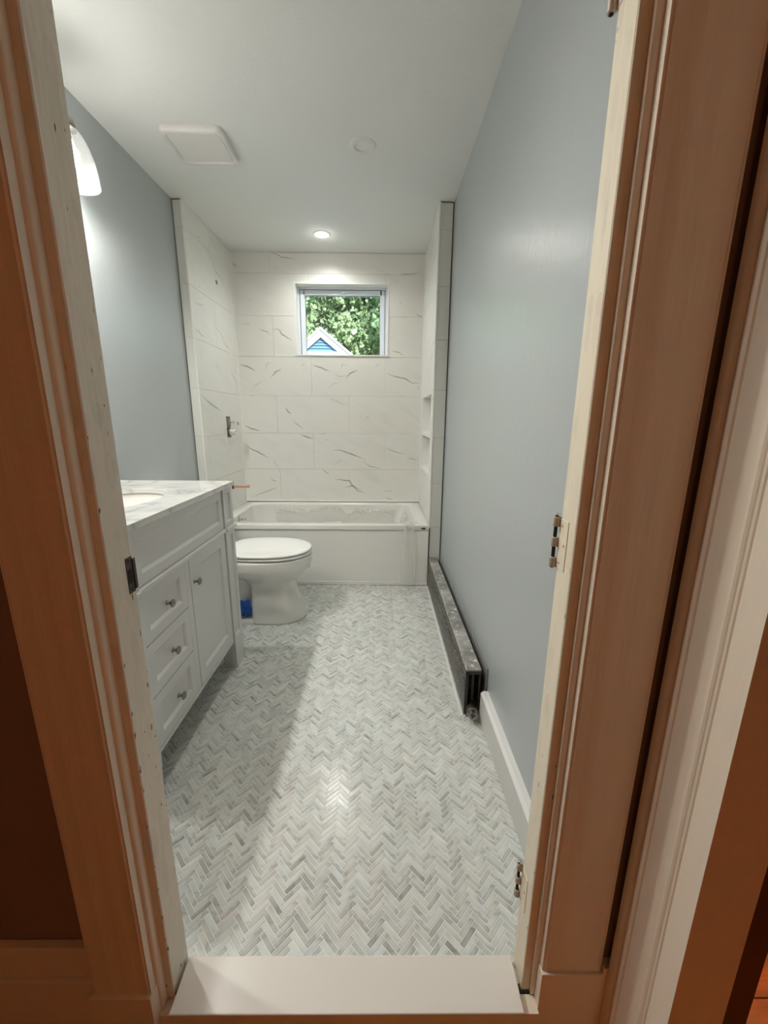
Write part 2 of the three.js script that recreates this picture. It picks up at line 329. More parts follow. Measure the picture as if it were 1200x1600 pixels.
// back wall
const WX0 = -0.690, WX1 = 0.055, WY0 = 1.662, WY1 = 2.198;                // window opening
const backVeins = [[[[0.292,0.001],[0.349,0.015],[0.397,0.037],[0.52,0.051]],0.0017,0.6],[[[0.542,0.125],[0.554,0.14]],0.0011,0.35],[[[1.305,0.143],[1.388,0.147],[1.488,0.131]],0.0017,0.6],[[[-0.0,0.078],[0.055,0.107]],0.0017,0.6],[[[0.123,0.325],[0.138,0.345]],0.0011,0.35],[[[0.058,0.52],[0.127,0.512]],0.0011,0.35],[[[0.175,0.551],[0.251,0.574],[0.287,0.601]],0.0017,0.6],[[[0.303,0.553],[0.346,0.553],[0.369,0.589],[0.461,0.644]],0.0024,1.0],[[[1.437,0.433],[1.497,0.456]],0.0017,0.6],[[[1.308,0.338],[1.325,0.356]],0.0011,0.35],[[[1.253,0.71],[1.314,0.721],[1.358,0.747]],0.0017,0.6],[[[0.01,0.822],[0.079,0.84],[0.143,0.872]],0.0024,1.0],[[[0.216,0.872],[0.236,0.817],[0.272,0.808]],0.0011,0.35],[[[0.265,0.925],[0.302,0.883],[0.352,0.857]],0.0024,1.0],[[[0.102,1.013],[0.166,0.967],[0.202,0.95]],0.0011,0.35],[[[0.444,0.832],[0.458,0.823]],0.0011,0.35],[[[0.514,0.836],[0.546,0.81]],0.0011,0.35],[[[0.605,0.822],[0.67,0.842],[0.756,0.874]],0.0024,1.0],[[[0.774,0.887],[0.826,0.912],[0.896,0.903]],0.0011,0.35],[[[0.835,0.867],[0.854,0.817],[0.897,0.82]],0.0011,0.35],[[[0.882,0.928],[0.914,0.886],[0.975,0.861]],0.0024,1.0],[[[0.731,1.008],[0.772,0.971],[0.825,0.957]],0.0011,0.35],[[[1.115,0.838],[1.155,0.805]],0.0011,0.35],[[[1.215,0.884],[1.282,0.908],[1.37,0.924],[1.424,0.957],[1.491,0.962]],0.0024,1.0],[[[1.459,0.982],[1.492,1.002]],0.0011,0.35],[[[0.081,1.064],[0.116,1.069]],0.0011,0.35],[[[0.376,1.161],[0.392,1.196],[0.418,1.213]],0.0024,1.0],[[[0.425,1.265],[0.468,1.3],[0.52,1.344]],0.0017,0.6],[[[0.483,1.379],[0.536,1.402],[0.599,1.42]],0.0024,1.0],[[[0.019,1.307],[0.08,1.338],[0.16,1.355]],0.0024,1.0],[[[0.751,1.124],[0.757,1.09],[0.804,1.106],[0.893,1.149]],0.0011,0.35],[[[1.035,1.261],[1.053,1.234],[1.08,1.222]],0.0011,0.35],[[[0.017,1.472],[0.069,1.508],[0.157,1.552],[0.218,1.588]],0.0024,1.0],[[[0.255,1.588],[0.262,1.625],[0.297,1.67]],0.0011,0.35],[[[0.76,1.508],[0.833,1.515],[0.924,1.547],[1.043,1.592]],0.0024,1.0],[[[1.024,1.601],[1.07,1.647],[1.181,1.665]],0.0017,0.6],[[[0.767,1.643],[0.813,1.603],[0.85,1.593]],0.0011,0.35],[[[1.207,1.482],[1.29,1.523],[1.391,1.544]],0.0017,0.6],[[[1.392,1.571],[1.484,1.593]],0.0017,0.6],[[[0.664,1.677],[0.719,1.718]],0.0017,0.6],[[[0.773,1.76],[0.903,1.778],[0.921,1.816],[1.014,1.862]],0.0024,1.0],[[[0.654,1.387],[0.7,1.369]],0.0011,0.35],[[[0.69,1.422],[0.726,1.431]],0.0011,0.35],[[[0.156,1.877],[0.269,1.838]],0.0011,0.35],[[[0.209,1.754],[0.272,1.791]],0.0011,0.35],[[[0.854,1.837],[0.921,1.819],[0.971,1.862],[1.038,1.883]],0.0024,1.0],[[[0.044,1.927],[0.148,1.884],[0.267,1.84]],0.0017,0.6],[[[0.205,1.765],[0.27,1.789]],0.0011,0.35],[[[1.19,1.86],[1.274,1.868]],0.0011,0.35],[[[1.207,1.92],[1.284,1.945]],0.0017,0.6]], leftVeins = [[[[0.302,0.151],[0.354,0.181],[0.425,0.208],[0.447,0.252],[0.559,0.277],[0.638,0.328]],0.0017,0.6],[[[0.182,0.138],[0.223,0.133]],0.0011,0.35],[[[0.051,0.557],[0.203,0.54]],0.0011,0.35],[[[0.03,0.711],[0.158,0.741]],0.0017,0.6],[[[0.32,0.616],[0.474,0.67],[0.516,0.72],[0.661,0.756]],0.0017,0.6],[[[0.593,0.887],[0.642,0.937],[0.753,1.005]],0.0017,0.6],[[[0.312,0.87],[0.365,0.932]],0.0011,0.35],[[[0.021,1.112],[0.14,1.159],[0.339,1.21],[0.348,1.25]],0.0024,1.0],[[[0.116,0.438],[0.169,0.439]],0.0011,0.35],[[[0.44,1.414],[0.466,1.472]],0.0011,0.35]];
const wallBack = struct(group('wall_back'));
{
  const d0 = DB + 0.0105, d1 = DB + 0.14;
  mesh('backing', [box(XL, WX0, -0.12, H, d0, d1), box(WX1, XR, -0.12, H, d0, d1), box(WX0, WX1, -0.12, WY0 - 0.035, d0, d1), box(WX0, WX1, WY0 - 0.035, WY0 - 0.007, d0, DB + 0.078), box(WX0, WX1, WY1, H, d0, d1)], M.groutWall, wallBack);
  const map = marbleCanvas(1.51, 1.98, 1020, backVeins, 0, 1); map.repeat.set(1 / 1.51, 1 / 1.98); map.offset.set(-TL / 1.51, -0.43 / 1.98);
  const odd = [-0.573, -0.871];
  tileField({ a0: TL, a1: TR, b0: 0.4485, b1: H - 0.001, joint: (i) => odd[(i + 8) % 2 === 0 ? 0 : 1] - 0.0, holes: [[WX0, WX1, WY0, WY1]], mat: TM(map), parent: wallBack,
    make: (g) => { g.translate(0, 0, -DB - 0.0095); return metricKeep(g); } });
  for (const x of [TL, TR]) mesh('caulk_bead', place(cyl(0.006, 0.006, H - 0.449, 8), x, (H + 0.449) / 2, DB), M.trimWhite, wallBack);
  mesh('caulk_bead', place(cyl(0.005, 0.005, TR - TL, 8).rotateZ(Math.PI / 2), (TL + TR) / 2, 0.4535, DB - 0.001), M.trimWhite, wallBack);
}
function metricKeep(g) { return metric(g); }
// left alcove wall: faces +x
const HOLE_S = [3.15, 2.098, 0.017], HOLE_V = [3.375, 1.118, 0.014], VALVE = [3.125, 3.215, 1.016, 1.172];
const wallTubLeft = struct(group('wall_tub_left'));
{
  mesh('backing', cutRects([DF + 0.012, DB + 0.01, 0.0, H], [VALVE]).map(([a, b, c, d]) => box(XL, TL - 0.0105, c, d, a, b)), M.groutWall, wallTubLeft);
  mesh('cavity', box(XL + 0.001, XL + 0.006, VALVE[2], VALVE[3], VALVE[0], VALVE[1]), M.dark, wallTubLeft);
  const map = marbleCanvas(0.78, 2.42, 840, leftVeins, 0, 2); map.repeat.set(1 / 0.78, 1 / 2.42); map.offset.set(-2.70 / 0.78, 0);
  tileField({ a0: DF + 0.0, a1: DB - 0.002, b0: 0.42, b1: H - 0.001, joint: (i) => ((i + 8) % 2 ? 2.47 : 2.17), holes: [VALVE], rounds: [HOLE_S, HOLE_V, [3.155, 0.631, 0.014]], mat: TM(map), parent: wallTubLeft,
    make: (g) => { g.rotateY(Math.PI / 2); g.translate(TL - 0.0097, 0, 0); return metric(g); } });
  for (const [d, y, r] of [HOLE_S, HOLE_V]) mesh('hole_shade', place(cyl(r * 1.02, r * 1.02, 0.004, 20).rotateZ(Math.PI / 2), TL - 0.0088, y, d), M.dark, wallTubLeft);  // black discs stand in for the darkness inside the drilled holes
  // the cut tile strip on the end of the wall, facing the room
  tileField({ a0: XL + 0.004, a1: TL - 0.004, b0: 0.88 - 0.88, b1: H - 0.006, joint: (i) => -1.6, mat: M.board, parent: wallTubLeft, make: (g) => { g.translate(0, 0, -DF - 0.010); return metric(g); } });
  mesh('dark_joint', box(XL + 0.0, TL - 0.001, 0, H - 0.001, DF + 0.0065, DF + 0.012), M.dark, wallTubLeft);
}
// right alcove wall with niche: faces -x
const NI = [2.80, 3.36, 0.77, 1.335];
const wallTubRight = struct(group('wall_tub_right'));
{
  const inner = TR + 0.0105;
  mesh('backing', cutRects([DF + 0.012, DB + 0.01, 0.0, H], [NI]).map(([a, b, c, d]) => box(inner, XR - 0.0005, c, d, a, b)), M.groutWall, wallTubRight);
  const map = marbleCanvas(1.2, 1.2, 800, [], 16, 3); map.repeat.set(1 / 1.2, 1 / 1.2);
  tileField({ a0: DF, a1: DB - 0.002, b0: 0.42, b1: H - 0.001, joint: (i) => ((i + 8) % 2 ? 2.55 : 2.25), holes: [NI], mat: TM(map), parent: wallTubRight,
    make: (g) => { g.rotateY(-Math.PI / 2); g.scale(1, 1, -1); const ix = g.index; if (!ix) { const p = g.attributes.position.array, n = g.attributes.normal.array; for (let i = 0; i < p.length; i += 9) for (let k = 0; k < 3; k++) { let t = p[i + 3 + k]; p[i + 3 + k] = p[i + 6 + k]; p[i + 6 + k] = t; t = n[i + 3 + k]; n[i + 3 + k] = n[i + 6 + k]; n[i + 6 + k] = t; } } g.translate(TR + 0.0097, 0, 0); return metric(g); } });
  mesh('niche_back', box(XR - 0.008, XR - 0.001, NI[2], NI[3], NI[0], NI[1]), TM(map), wallTubRight);
  for (const y of [NI[2], 1.043, NI[3]]) mesh('niche_shelf', box(TR - 0.004, XR - 0.008, y - 0.008, y + 0.008, NI[0], NI[1], 0.002), M.trimWhite, wallTubRight);
  for (const d of [NI[0], NI[1]]) mesh('niche_edge', box(TR - 0.003, XR - 0.008, NI[2], NI[3], d - 0.006, d + 0.006, 0.002), M.trimWhite, wallTubRight);
  mesh('edge_trim', box(TR - 0.002, TR + 0.006, 0.45, H - 0.002, DF - 0.004, DF + 0.004, 0.001), M.trimWhite, wallTubRight);
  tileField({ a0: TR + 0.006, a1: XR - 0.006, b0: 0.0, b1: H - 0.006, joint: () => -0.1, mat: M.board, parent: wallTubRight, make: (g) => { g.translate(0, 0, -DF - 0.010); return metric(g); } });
  mesh('dark_joint', box(TR + 0.002, XR - 0.0005, 0, H - 0.001, DF + 0.0065, DF + 0.012), M.dark, wallTubRight);
}

// ---- window
const win = struct(group('window_1'));
{
  const d0 = DB - 0.004, dF = DB + 0.085, dS = DB + 0.105;
  const t = 0.011;
  mesh('window_trim', [box(WX0 - 0.004, WX0 + t, WY0, WY1, d0, dF, 0.002), box(WX1 - t, WX1 + 0.004, WY0, WY1, d0, dF, 0.002), box(WX0, WX1, WY1 - t, WY1 + 0.004, d0, dF, 0.002)], M.trimWhite, win);
  mesh('window_sill', box(WX0 - 0.006, WX1 + 0.006, WY0 - 0.006, WY0 + 0.005, d0 - 0.003, dF - 0.006, 0.002), M.trimWhite, win);
  const f = (x0, x1, y0, y1, w, da, db, r) => [box(x0, x0 + w, y0, y1, da, db, r), box(x1 - w, x1, y0, y1, da, db, r), box(x0 + w * 0.6, x1 - w * 0.6, y1 - w, y1, da, db, r), box(x0 + w * 0.6, x1 - w * 0.6, y0, y0 + w, da, db, r)];
  mesh('window_frame', f(WX0 + 0.004, WX1 - 0.004, WY0 - 0.033, WY1 - 0.004, 0.022, dF - 0.005, DB + 0.138, 0.002), M.dayTintVinyl, win);
  mesh('gasket', f(WX0 + 0.025, WX1 - 0.025, WY0 - 0.015, WY1 - 0.023, 0.005, dF, dF + 0.008, 0), M.gasket, win);
  mesh('sash', f(WX0 + 0.030, WX1 - 0.030, WY0 - 0.022, WY1 - 0.029, 0.040, dF + 0.001, dF + 0.035, 0.003), M.dayTintVinyl, win);
  mesh('glazing_bead', f(WX0 + 0.068, WX1 - 0.068, WY0 + 0.013, WY1 - 0.067, 0.005, dF + 0.004, dF + 0.012, 0), M.gasket, win);
  mesh('pane', box(WX0 + 0.066, WX1 - 0.066, WY0 + 0.014, WY1 - 0.066, dF + 0.016, dF + 0.019), M.glassPane, win);
  const cx = (WX0 + WX1) / 2 + 0.012;
  mesh('latch', [box(cx - 0.026, cx + 0.026, WY1 - 0.060, WY1 - 0.034, dF - 0.008, dF + 0.002, 0.004), place(cyl(0.012, 0.010, 0.012, 20).rotateX(Math.PI / 2), cx, WY1 - 0.047, dF - 0.010), box(cx - 0.004, cx + 0.030, WY1 - 0.052, WY1 - 0.043, dF - 0.020, dF - 0.012, 0.003)], M.dayTintVinyl, win);
}

// ---- door wall between hall and bath
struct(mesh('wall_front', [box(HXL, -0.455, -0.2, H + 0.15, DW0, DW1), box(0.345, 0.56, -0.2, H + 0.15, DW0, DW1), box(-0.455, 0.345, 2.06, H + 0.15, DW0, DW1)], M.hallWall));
const chipL = chippedTex('#efe8d8', 42, [0.02, 0.05, 0.95, 0.99, 0.5, 0.8], 1), chipR = chippedTex('#f2e7d0', 9, [0.05, 0.5, 0.95], 2);
const jambMatL = std({ map: chipL, roughness: 0.45, bumpMap: paintBump, bumpScale: 0.0008 }), jambMatR = std({ map: chipR, roughness: 0.42, bumpMap: paintBump, bumpScale: 0.0006 });
chipL.repeat.set(1 / 0.058, 1 / 2.1); chipR.repeat.set(1 / 0.05, 1 / 2.1); chipL.offset.set(-0.581 / 0.058, 0); chipR.offset.set(-0.591 / 0.05, 0);
function arc(cx, cd, r, a0, a1, n) { return Array.from({ length: n + 1 }, (_, i) => { const a = a0 + (a1 - a0) * i / n; return [cx + r * Math.cos(a), cd + r * Math.sin(a)]; }); }
const door = struct(group('door_1'));
{
  const P2 = Math.PI / 2;
  // right jamb: flat rebate face, two steps outward towards the hall
  mesh('jamb', prismY([[0.2995, 0.64], [0.2995, 0.593], [0.301, 0.591], [0.3165, 0.591], [0.3345, 0.591], [0.345, 0.591], [0.345, 0.64]], 0, 2.06), jambMatR, door);
  mesh('stop_bead', prismY([[0.3165, 0.5915], [0.3165, 0.5845], [0.3172, 0.5835], [0.330, 0.5835], [0.345, 0.5835], [0.345, 0.5915]], 0, 2.06), smoothHall, door);
  // left jamb
  mesh('jamb', prismY([[-0.455, 0.64], [-0.455, 0.581], [-0.4185, 0.581], [-0.417, 0.583], [-0.417, 0.64]], 0, 2.06), jambMatL, door);
  mesh('stop_bead', prismY([[-0.455, 0.5815], [-0.455, 0.5635], [-0.4375, 0.5635], ...arc(-0.4375, 0.5695, 0.006, -P2, 0, 6), [-0.4315, 0.5815]], 0, 2.06), smoothHall, door);
  mesh('head_jamb', box(-0.417, 0.2995, 2.03, 2.06, 0.585, 0.64), smoothHall, door);
  // strike plate on the left jamb
  const sp = mesh('strike_plate', [box(-0.4175, -0.4158, 0.874, 0.936, 0.6225, 0.6395, 0.0006), box(-0.4175, -0.414, 0.878, 0.932, 0.638, 0.645, 0.001)], M.plate, door);
  mesh('latch_hole', box(-0.4168, -0.4154, 0.892, 0.915, 0.6245, 0.6335), M.dark, sp);
  for (const y of [0.880, 0.930]) mesh('screw', place(cyl(0.0028, 0.0028, 0.0012, 12).rotateZ(P2), -0.4156, y, 0.630), M.plate, sp);
  // hinges on the right jamb: three knuckles with the pin bare between them, leaf painted over
  const hingePaint = std({ color: new THREE.Color(0.50, 0.42, 0.35), roughness: 0.45, metalness: 0.1 });
  for (const y0 of [0.175, 0.918, 1.672]) {
    const hg = mesh('hinge', box(0.2982, 0.2999, y0 + 0.002, y0 + 0.086, 0.6135, 0.6425, 0.0005), jambMatR, door);
    const kx = 0.2935, kd = 0.6465;
    mesh('pin', place(cyl(0.0030, 0.0030, 0.094, 14), kx, y0 + 0.046, kd), M.dark, hg);
    mesh('pin_cap', place(lathe([[0, 0.004], [0.003, 0.0035], [0.0048, 0.0015], [0.005, 0], [0, 0]], 18), kx, y0 + 0.0905, kd), M.chrome, hg);
    for (const [a, b] of [[0, 0.018], [0.036, 0.053], [0.071, 0.088]]) mesh('knuckle', [place(lathe([[0.003, 0], [0.0052, 0.0008], [0.0056, 0.002], [0.0056, b - a - 0.002], [0.0050, b - a], [0.003, b - a]], 20), kx, y0 + a, kd), box(kx + 0.002, 0.2998, y0 + a + 0.0005, y0 + b - 0.0005, kd - 0.005, kd - 0.001)], hingePaint, hg);
    for (const [dy, dd] of [[0.012, 0.633], [0.044, 0.622], [0.075, 0.633]]) mesh('screw', place(cyl(0.0022, 0.0022, 0.0012, 10).rotateZ(P2), 0.2980, y0 + dy, dd), hingePaint, hg);
  }
}
// casings on the hall side (front edge nearest the camera)
function fluted(x0, x1, dBack, dFront, y0, y1) {                         // shallow cyma faces between x0 and x1
  const n = 40, pts = [[x0, dBack]];
  for (let i = 0; i <= n; i++) { const t = i / n, x = x0 + (x1 - x0) * t; const f = 0.0010 * Math.sin(t * Math.PI * 3) ** 2 + (t < 0.03 || t > 0.97 ? 0.002 : 0); pts.push([x, dFront + f]); }
  pts.push([x1, dBack]);
  return prismY(pts.reverse(), y0, y1, 0.5);
}
const t1 = struct(group('trim_1'));
mesh('casing', fluted(0.327, 0.444, DW0, 0.569, 0.092, 2.16), M.hallPaint, t1);
mesh('plinth_block', box(0.3245, 0.446, FL, 0.092, DW0, 0.564, 0.0015), M.hallPaint, t1);
mesh('corner_block', box(0.4465, 0.4745, FL, 0.105, DW0, 0.566, 0.001), M.hallPaint, t1);
const t2 = struct(group('trim_2'));
mesh('casing', fluted(-0.547, -0.4385, DW0, 0.547, 0.074, 2.16), M.hallPaint, t2);
mesh('plinth_block', box(-0.556, -0.4365, FL, 0.074, DW0, 0.541, 0.0015), M.hallPaint, t2);
struct(mesh('trim_3', box(-0.55, 0.447, 2.06, 2.17, DW0, 0.560, 0.002), M.hallPaint));

struct(mesh('trim_5', box(-0.4365, 0.3245, FL, -0.0025, 0.556, DW0, 0.001), M.hallPaint));
// threshold slab
tag(mesh('threshold', box(-0.411, 0.2905, -0.002, 0.020, 0.546, 0.636, 0.0025), M.quartz), 'white stone threshold slab lying across the doorway between hall and bathroom', 'threshold');

// ---- hall round the camera
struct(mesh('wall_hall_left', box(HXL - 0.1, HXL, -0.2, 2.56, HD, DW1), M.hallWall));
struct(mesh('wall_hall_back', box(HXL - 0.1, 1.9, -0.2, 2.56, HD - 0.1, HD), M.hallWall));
// right hall wall with the opening to the next room: solid from the door wall to d = 0.433, again from d = -0.4
struct(mesh('wall_hall_right', [box(HXR, 0.545, FL, 2.56, 0.4385, DW0), box(HXR, 0.546, FL, 2.56, HD, -0.42), box(HXR, 0.546, 2.06, 2.56, -0.42, 0.436)], M.hallPaint));
const t4 = struct(group('trim_4'));
{ // casing of the next room's doorway, facing into the hall: back band, grooves, flat
  const P = [[0, 0.020], [0.012, 0.021], [0.017, 0.020], [0.019, 0.015], [0.022, 0.0145], [0.024, 0.0185], [0.028, 0.0195], [0.032, 0.018], [0.0335, 0.0155], [0.035, 0.0165], [0.044, 0.0172], [0.062, 0.0165], [0.074, 0.0145], [0.078, 0.0150], [0.082, 0.0178], [0.085, 0.0165], [0.0865, 0.0145], [0.090, 0.0172], [0.0935, 0.0175], [0.095, 0.0155], [0.097, 0.0172], [0.1335, 0.0172], [0.1335, 0]];
  const pts = [[HXR, 0.565], ...P.map(([u, h]) => [HXR - h, 0.565 - u])];
  mesh('casing', prismY(pts, FL, 2.16, 0.55), M.hallPaint, t4);
  mesh('reveal', box(0.4752, 0.546, FL, 2.06, 0.4325, 0.440), M.hallPaint, t4);
  mesh('far_edge_shade', box(0.5465, 0.590, FL, 2.06, 0.436, 0.475, 0.002), M.edgeShade, t4);  // near-black strip paints the shade at the far edge of the opening
  mesh('casing', box(0.457, HXR, FL, 2.16, -0.53, -0.42), M.hallPaint, t4);
}
const hb = struct(group('baseboard_hall'));
mesh('board', [box(HXL, -0.557, FL, 0.085, 0.560, DW0, 0.003), box(HXL, -0.557, 0.085, 0.160, 0.568, DW0, 0.003)], M.hallPaint, hb);
const hallFloor = struct(group('floor_hall'));
{
  let k = 0;
  for (let d = HD; d < 0.56; d += 0.083, k++) mesh('plank', metric(box(HXL, 0.545, FL - 0.02, FL - 0.001 + 0.0006 * (k % 3), d + 0.0007, Math.min(d + 0.0823, 0.56), 0.0012), [k * 0.31, k * 0.17]), M.wood, hallFloor);
}
const roomFloor = struct(group('floor_next_room'));
{
  let k = 0;
  for (let d = -1.2; d < 1.9; d += 0.083, k++) mesh('plank', metric(box(0.56, 1.9, FL - 0.02, FL - 0.001 + 0.0006 * (k % 3), d + 0.0007, d + 0.0823, 0.0012), [k * 0.37, k * 0.13]), M.wood, roomFloor);
  mesh('subfloor', box(HXL, 1.9, -0.20, FL - 0.021, HD, 2.0), M.dark, roomFloor);
}
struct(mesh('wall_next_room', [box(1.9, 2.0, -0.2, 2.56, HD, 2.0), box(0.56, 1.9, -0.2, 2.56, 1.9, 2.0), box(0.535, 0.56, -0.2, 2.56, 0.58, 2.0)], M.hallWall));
struct(mesh('ceiling_hall', box(HXL - 0.1, 2.0, 2.56, 2.66, HD - 0.1, 2.0), M.ceiling));

// right bathroom baseboard
const bb = struct(group('baseboard_right'));
mesh('board', prismY([[XR, DW1], [0.397, DW1], [0.397, 1.372], [XR, 1.372]], 0, 0.116), M.baseboard, bb);
mesh('cap', loft([[[0.397, 0.116], [0.407, 0.125], [XR, 0.125], [XR, 0.116]], [[0.397, 0.116], [0.407, 0.125], [XR, 0.125], [XR, 0.116]]].map((r, j) => r.map(([x, y]) => new THREE.Vector3(x, y, j ? -1.372 : -DW1))), { cap0: true, cap1: true, crease: 0.3 }), M.trimWhite, bb);

// ---------------------------------------------------------------- bathtub
const tub = tag(group('bathtub'), 'white alcove bathtub with a flat apron under the window', 'bathtub');
{
  const x0 = TL + 0.002, x1 = TR - 0.002, d0 = 2.675, d1 = DB - 0.003, T = 0.447;
  const rect = (ax0, ax1, ad0, ad1, y, r, n = 6) => {
    const out = [], cs = [[ax1 - r, ad1 - r, 0], [ax0 + r, ad1 - r, 1], [ax0 + r, ad0 + r, 2], [ax1 - r, ad0 + r, 3]];
    for (const [cx, cd, q] of cs) for (let i = 0; i <= n; i++) { const a = (q + i / n) * Math.PI / 2; out.push(new THREE.Vector3(cx + r * Math.cos(a), y, -(cd + r * Math.sin(a)))); }
    return out;
  };
  const rim = [
    rect(x0, x1, d0, d1, T - 0.032, 0.004), rect(x0, x1, d0, d1, T - 0.008, 0.004), rect(x0 + 0.002, x1 - 0.002, d0 + 0.002, d1 - 0.002, T - 0.002, 0.004), rect(x0 + 0.006, x1 - 0.006, d0 + 0.007, d1 - 0.006, T, 0.006),
    rect(x0 + 0.068, x1 - 0.075, d0 + 0.078, d1 - 0.050, T, 0.07), rect(x0 + 0.074, x1 - 0.081, d0 + 0.084, d1 - 0.056, T - 0.003, 0.07), rect(x0 + 0.080, x1 - 0.090, d0 + 0.090, d1 - 0.062, T - 0.014, 0.075),
  ];
  mesh('rim', loft(rim, { crease: 0.9 }), M.acrylic, tub);
  const basin = [
    rect(x0 + 0.080, x1 - 0.090, d0 + 0.090, d1 - 0.062, T - 0.014, 0.075), rect(x0 + 0.098, x1 - 0.15, d0 + 0.105, d1 - 0.080, T - 0.15, 0.09), rect(x0 + 0.112, x1 - 0.215, d0 + 0.118, d1 - 0.095, T - 0.29, 0.10),
    rect(x0 + 0.14, x1 - 0.26, d0 + 0.15, d1 - 0.13, T - 0.345, 0.11), rect(x0 + 0.20, x1 - 0.32, d0 + 0.20, d1 - 0.18, T - 0.36, 0.08),
  ];
  mesh('basin', loft(basin.map((r) => r), { cap1: true }), M.acrylic, tub);
  mesh('apron', [box(x0, x1, 0.002, T - 0.028, d0 + 0.010, d0 + 0.030, 0.004), box(x0, x1, 0.002, 0.030, d0 + 0.006, d0 + 0.03, 0.003)], M.acrylic, tub);
  const em = place(cyl(0.014, 0.014, 0.003, 28).rotateX(Math.PI / 2).scale(1.15, 0.42, 1), 0.297, 0.4255, d0 - 0.0008);
  const emb = mesh('emblem', em, M.ironDark, tub); emb.userData.label = 'small dark oval badge on the apron corner';
  // overflow on the left end
  const ov = mesh('overflow_plate', place(lathe([[0, 0.014], [0.012, 0.013], [0.026, 0.009], [0.034, 0.003], [0.035, 0], [0, 0]], 28).rotateZ(-Math.PI / 2 + 0.12), x0 + 0.088, 0.398, 3.02), M.chrome, tub);
  mesh('lever', [place(cyl(0.006, 0.005, 0.022, 14).rotateZ(Math.PI / 2), x0 + 0.111, 0.402, 3.02), place(new THREE.SphereGeometry(0.009, 16, 12), x0 + 0.126, 0.396, 3.02)], M.chrome, ov);
}
// protective film left in the tub and over the apron's right end
{
  const g = tag(group('plastic_film'), 'crinkled clear protective film clinging inside the bathtub and over its right end', 'plastic film');
  const sheet = (nx, ny, f) => { const rings = []; for (let j = 0; j <= ny; j++) { const r = []; for (let i = 0; i <= nx; i++) r.push(f(i / nx, j / ny)); rings.push(r); } return loft(rings, { closed: false }); };
  mesh('back_sheet', sheet(150, 22, (u, v) => {
    const x = TL + 0.27 + u * 1.02, top = 0.418 - 0.012 * Math.sin(u * 9) - 0.02 * fbm(u, 0.3, 7, 3, 5) - (u > 0.55 && u < 0.68 ? 0.045 * Math.sin((u - 0.55) / 0.13 * Math.PI) : 0), y = top - v * (0.10 + 0.05 * fbm(u, 0.7, 5, 2, 8));
    const wr = 0.030 * Math.pow(Math.abs(fbm(u, v * 0.35, 30, 3, 12) - 0.5) * 2, 0.7) + 0.022 * fbm(u, v * 0.4, 64, 2, 19) * (1 - v), calm = 0.12 + 0.88 * Math.exp(-v * 5);
    return new THREE.Vector3(x, y, -(DB - 0.066 - 0.10 * (0.447 - y) - 0.012 - wr * calm));
  }), M.film, g);
  mesh('front_sheet', sheet(30, 40, (u, v) => {
    const s = v * 0.56, wr = 0.005 * fbm(u * 0.9, v * 0.6, 14, 3, 51);
    const x = 0.148 + u * 0.098 + 0.012 * Math.sin(v * 7 + u * 3) * (1 - v), top = s < 0.115;
    return top ? new THREE.Vector3(x, 0.4505 + wr, -(2.675 + 0.095 - s - 0.0)) : new THREE.Vector3(x, Math.max(0.012, 0.4505 - (s - 0.115)), -(2.6655 - wr));
  }), M.film, g);
  mesh('side_sheet', sheet(30, 16, (u, v) => {
    const d = 2.80 + u * 0.56, y = 0.428 - v * 0.13 - 0.015 * fbm(u, 0.2, 6, 2, 4), wr = 0.018 * fbm(u, v * 0.3, 18, 3, 61);
    return new THREE.Vector3(TR - 0.112 - 0.42 * (0.432 - y) - wr - 0.004, y, -d);
  }), M.film, g);
}

// ---------------------------------------------------------------- shower fittings on the left alcove wall
{
  const v = tag(group('shower_valve', [TL, 1.09, -3.17]), 'bare shower valve body sitting in the square cut-out of the tile', 'shower valve'), P2 = Math.PI / 2;
  mesh('valve_body', [cyl(0.032, 0.032, 0.05, 28).rotateZ(P2).translate(-0.012, -0.034, 0), cyl(0.018, 0.018, 0.12, 20).translate(-0.028, 0, 0.0)], M.brass, v);
  mesh('cartridge', [lathe([[0, 0.036], [0.024, 0.036], [0.028, 0.032], [0.028, 0.0], [0.032, -0.002], [0.032, -0.01], [0, -0.01]], 28).rotateZ(-P2).translate(0.016, -0.034, 0)], M.chrome, v);
  mesh('stem', [cyl(0.008, 0.008, 0.05, 16).rotateZ(P2).translate(0.018, 0.040, -0.005), cyl(0.016, 0.016, 0.02, 20).rotateZ(P2).translate(-0.012, 0.040, -0.005)], M.chrome, v);
  for (const e of [-0.020, -0.052]) mesh('screw', cyl(0.0045, 0.0045, 0.03, 12).rotateZ(P2).translate(0.01, e, -0.036), M.plasticWhite, v);
  const c = tag(group('copper_pipe', [TL, 0.631, -3.155]), 'short copper pipe stub poking out of the tile above the bathtub rim', 'pipe');
  mesh('pipe', [cyl(0.0085, 0.0085, 0.14, 18).rotateZ(P2).translate(0.055, 0, 0), lathe([[0.0085, 0.012], [0.0115, 0.010], [0.0115, -0.010], [0.0085, -0.012]], 18).rotateZ(P2).translate(0.118, 0, 0)], M.copper, c);
  mesh('escutcheon', lathe([[0.0085, 0.006], [0.020, 0.004], [0.022, 0.0005], [0.0085, 0.0005]], 22).rotateZ(-P2), M.ironDark, c);
}

